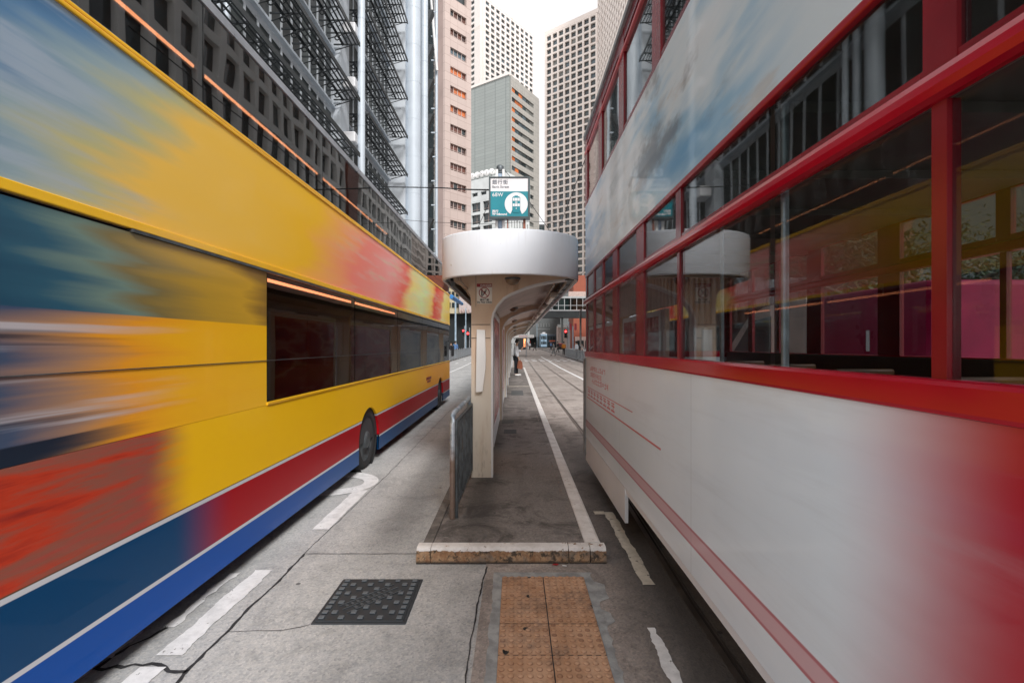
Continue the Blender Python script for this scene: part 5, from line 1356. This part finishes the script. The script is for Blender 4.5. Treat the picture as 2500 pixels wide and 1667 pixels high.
def person(x, y, z, face, lab, top, legs, hair=None, pose='stand', sc=1.0, group=None, shoe=None):
    "face: heading angle from +X; figure built looking along local +X"
    r = thing('person', (x, y, z), lab, 'person', group); r.rotation_euler.z = face; r.scale = (sc, sc, sc)
    st = .28 if pose == 'walk' else .03
    hx, fx = (.10, .05)
    J = [((0,0,.93),.115,.15),((0,0,1.12),.10,.14),((.0,0,1.36),.105,.17),((.02,0,1.47),.055),((.045,0,1.54),.06),((.06,0,1.64),.088,.075),((.055,0,1.70),.07,.06),   #0-6
         ((0,.09,.88),.085),((st*.6,.09,.50),.055),((st,.09,.09),.038),((st+.14,.095,.04),.032,.04),     #7-10 left leg
         ((0,-.09,.88),.085),((-st*.3,-.09,.50),.055),((-st,-.09,.09),.038),((-st+.14,-.095,.04),.032,.04)]  #11-14
    if pose == 'phone':
        J += [((.0,.19,1.38),.05),((.02,.24,1.12),.04),((.22,.16,1.24),.03),((.29,.12,1.33),.026), ((.0,-.19,1.38),.05),((-.01,-.24,1.12),.04),((.13,-.22,.92),.03),((.15,-.21,.83),.026)]
    else:
        J += [((.0,.19,1.38),.05),((-.05,.24,1.12),.04),((.08,.24,.92),.03),((.12,.23,.84),.026), ((.0,-.19,1.38),.05),((.05,-.24,1.12),.04),((-.02,-.24,.90),.03),((-.01,-.23,.82),.026)]
    E = [(0,1),(1,2),(2,3),(3,4),(4,5),(5,6),(0,7),(7,8),(8,9),(9,10),(0,11),(11,12),(12,13),(13,14),(2,15),(15,16),(16,17),(17,18),(2,19),(19,20),(20,21),(21,22)]
    # fingers and thumb on each hand
    for w_i in (18, 22):
        wj = Vector(J[w_i][0]); ej = Vector(J[w_i-1][0]); d_ = (wj-ej).normalized(); sdv = Vector((-d_.z, 0, d_.x)) if pose == 'phone' else Vector((1, 0, 0))
        for k in range(4):
            b0 = len(J); off = sdv*(-.024+.016*k); J.append((tuple(wj+off+d_*.05), .008)); J.append((tuple(wj+off*1.1+d_*(.085-.006*abs(k-1))+Vector((0, -.012 if wj.y > 0 else .012, 0))), .007)); E += [(w_i, b0), (b0, b0+1)]
        b0 = len(J); J.append((tuple(wj+sdv*.035+d_*.01), .009)); J.append((tuple(wj+sdv*.045+d_*.045), .008)); E += [(w_i, b0), (b0, b0+1)]
    skin_body('body', J, E, 0, SKIN, r)
    # clothing over the body
    skin_body('jacket', [((0,0,.84),.135,.175),((0,0,1.0),.13,.17),((0,0,1.15),.125,.165),((0,0,1.36),.125,.19),((.02,0,1.45),.075)] + [tuple([J[i][0], J[i][1]+.022]) for i in (15,16,17,19,20,21)],
              [(0,1),(1,2),(2,3),(3,4),(3,5),(5,6),(6,7),(3,8),(8,9),(9,10)], 1, top, r)
    skin_body('trousers', [((0,0,.95),.13,.165),((0,.09,.86),.10),(J[8][0],.075),(J[9][0],.058),((0,-.09,.86),.10),(J[12][0],.075),(J[13][0],.058)], [(0,1),(1,2),(2,3),(0,4),(4,5),(5,6)], 0, legs, r)
    for i in (10, 14):
        fx_, fy_, _ = J[i][0]; skin_body('shoe', [((fx_-.16,fy_,.05),.048,.045),((fx_-.04,fy_,.05),.048,.045),((fx_+.07,fy_,.04),.036,.04)], [(0,1),(1,2)], 0, shoe or BLACK, r, 1)
    skin_body('hair', [((.02,0,1.60),.07,.07),((.035,0,1.68),.10,.085),((.055,0,1.735),.075,.07)], [(0,1),(1,2)], 1, hair or HAIR, r, 2)
    # face: eyes, nose, mouth, ears
    b = MB(); b.lathe([(.001,0),(.010,.006),(.012,.014),(.001,.02)], (.138, 0, 1.615), 'z', 8); b.build2 = None
    fb = MB()
    fb.v = []; fb = MB(); fb.add([(.135,-.012,1.60),(.135,.012,1.60),(.168,0,1.605),(.140,0,1.645)], [(0,1,2),(0,2,3),(1,3,2)])
    me = bpy.data.meshes.new('nose'); me.from_pydata(fb.v, [], fb.f); me.materials.append(SKIN); o = bpy.data.objects.new('nose', me); SC.collection.objects.link(o); o.parent = r
    for nm, sy in (('eye', .03), ('eye', -.03)):
        fb = MB(); fb.lathe([(.001,-.006),(.009,-.004),(.011,0),(.009,.004),(.001,.006)], (.138, sy, 1.645), 'x', 8)
        me = bpy.data.meshes.new(nm); me.from_pydata(fb.v, [], fb.f); me.materials.append(BLACK); o = bpy.data.objects.new(nm, me); SC.collection.objects.link(o); o.parent = r
    fb = MB(); fb.box(.140, .150, -.022, .022, 1.576, 1.584)
    me = bpy.data.meshes.new('mouth'); me.from_pydata(fb.v, [], fb.f); me.materials.append(MOUTH); o = bpy.data.objects.new('mouth', me); SC.collection.objects.link(o); o.parent = r
    for sy in (.083, -.083):
        fb = MB(); fb.lathe([(.001,-.008),(.02,-.006),(.026,0),(.02,.006),(.001,.008)], (.05, sy, 1.63), 'y', 10)
        me = bpy.data.meshes.new('ear'); me.from_pydata(fb.v, [], fb.f); me.materials.append(SKIN); o = bpy.data.objects.new('ear', me); SC.collection.objects.link(o); o.parent = r
    return r
HAIR = mat('black hair', (.010,.009,.009), .5); MOUTH = mat('lip', (.35,.12,.10), .6)
SHIRT = mat('pale shirt cloth', (.80,.84,.90), .8, var=.08, scale=8); DKT = mat('dark trousers cloth', (.018,.022,.030), .85); GRYC = mat('grey cloth', (.25,.27,.28), .8); ORC = mat('orange cloth', (.75,.27,.03), .8); BLC = mat('black cloth', (.02,.02,.025), .8); BLUC = mat('blue cloth', (.10,.20,.40), .8)
PD = 23.8; pxx = px(1260, 0, PD)[0]
person(pxx, PD, KZ, radians(-8), 'person in a loose white shirt, dark trousers and white shoes waiting on the platform', SHIRT, DKT, pose='phone', sc=1.03, shoe=WHITE2)
mb = MB(); hx_, hy_ = pxx+.17, PD-.24
mb.prism([(hx_-.13, .50), (hx_+.10, .44), (hx_+.16, .55), (hx_+.13, .80), (hx_+.04, .88), (hx_-.08, .86)], hy_-.06, hy_+.06, 'y')
bag = thing('handbag', (hx_, hy_, .44), 'brown leather handbag hanging from the hand of the waiting person', 'bag')
bm_ = mb.build('pouch', mat('brown leather', (.22,.065,.03), .5), bag)
mb = MB(); mb.tube([(hx_-.05, hy_, .85), (hx_-.02, hy_, .96), (hx_+.03, hy_, .96), (hx_+.05, hy_, .86)], .008, 6); mb.build('strap', bpy.data.materials['brown leather'], bag)
mb = MB(); mb.box(pxx+.30, pxx+.31, PD+.08, PD+.155, 1.46, 1.60, .003); tag(mb.build('phone', BLACK), 'dark phone held up by the waiting person', 'phone')
g = gz(62)
for X, d, fc, lab, a, c, ps in ((1352, 64, 180, 'person in grey striding across the tram tracks', GRYC, GRYC, 'walk'), (1376.5, 62, 90, 'person in orange standing at the railing end under the signal', ORC, BLC, 'stand'),
        (1404, 50, 200, 'person in pale top behind the right railing, left one of the group', SHIRT, BLC, 'stand'), (1412, 47, 10, 'person in black behind the right railing, middle one of the group', BLC, BLC, 'stand'), (1421, 46, 170, 'person in beige top behind the right railing, nearest the tram', VWH, DKT, 'walk'),
        (1101, 50, -80, 'person in dark coat behind the left railing beside the bus tail', BLC, BLC, 'stand'), (1147, 52, -90, 'person in blue behind the left railing at the column edge', BLUC, DKT, 'stand'),
        (1362, 78, 200, 'person in dark clothes following the walker across the far tracks', BLC, DKT, 'walk'), (1345, 92, 20, 'person in blue crossing before the distant white bus', BLUC, DKT, 'walk'),
        (1293, 108, 90, 'person in pale shirt standing far off beside the lit shop', SHIRT, DKT, 'stand'), (1408, 60, 30, 'person in grey farther back behind the right railing', GRYC, DKT, 'stand'), (1417, 58, 150, 'person in dark blue farther back behind the right railing', BLUC, BLC, 'walk'),
        (1306, 100, 160, 'person in dark clothes crossing far off between the rails', BLC, BLC, 'walk')):
    x = px(X, 0, d)[0]
    if X > 1400: x = max(x, 6.4)
    if X < 1200: x = min(x, -6.5)
    person(x, d, gz(d)+(.13 if abs(x) > 6.2 else .01), radians(fc), lab, a, c, pose=ps, sc=random.uniform(.96, 1.03))
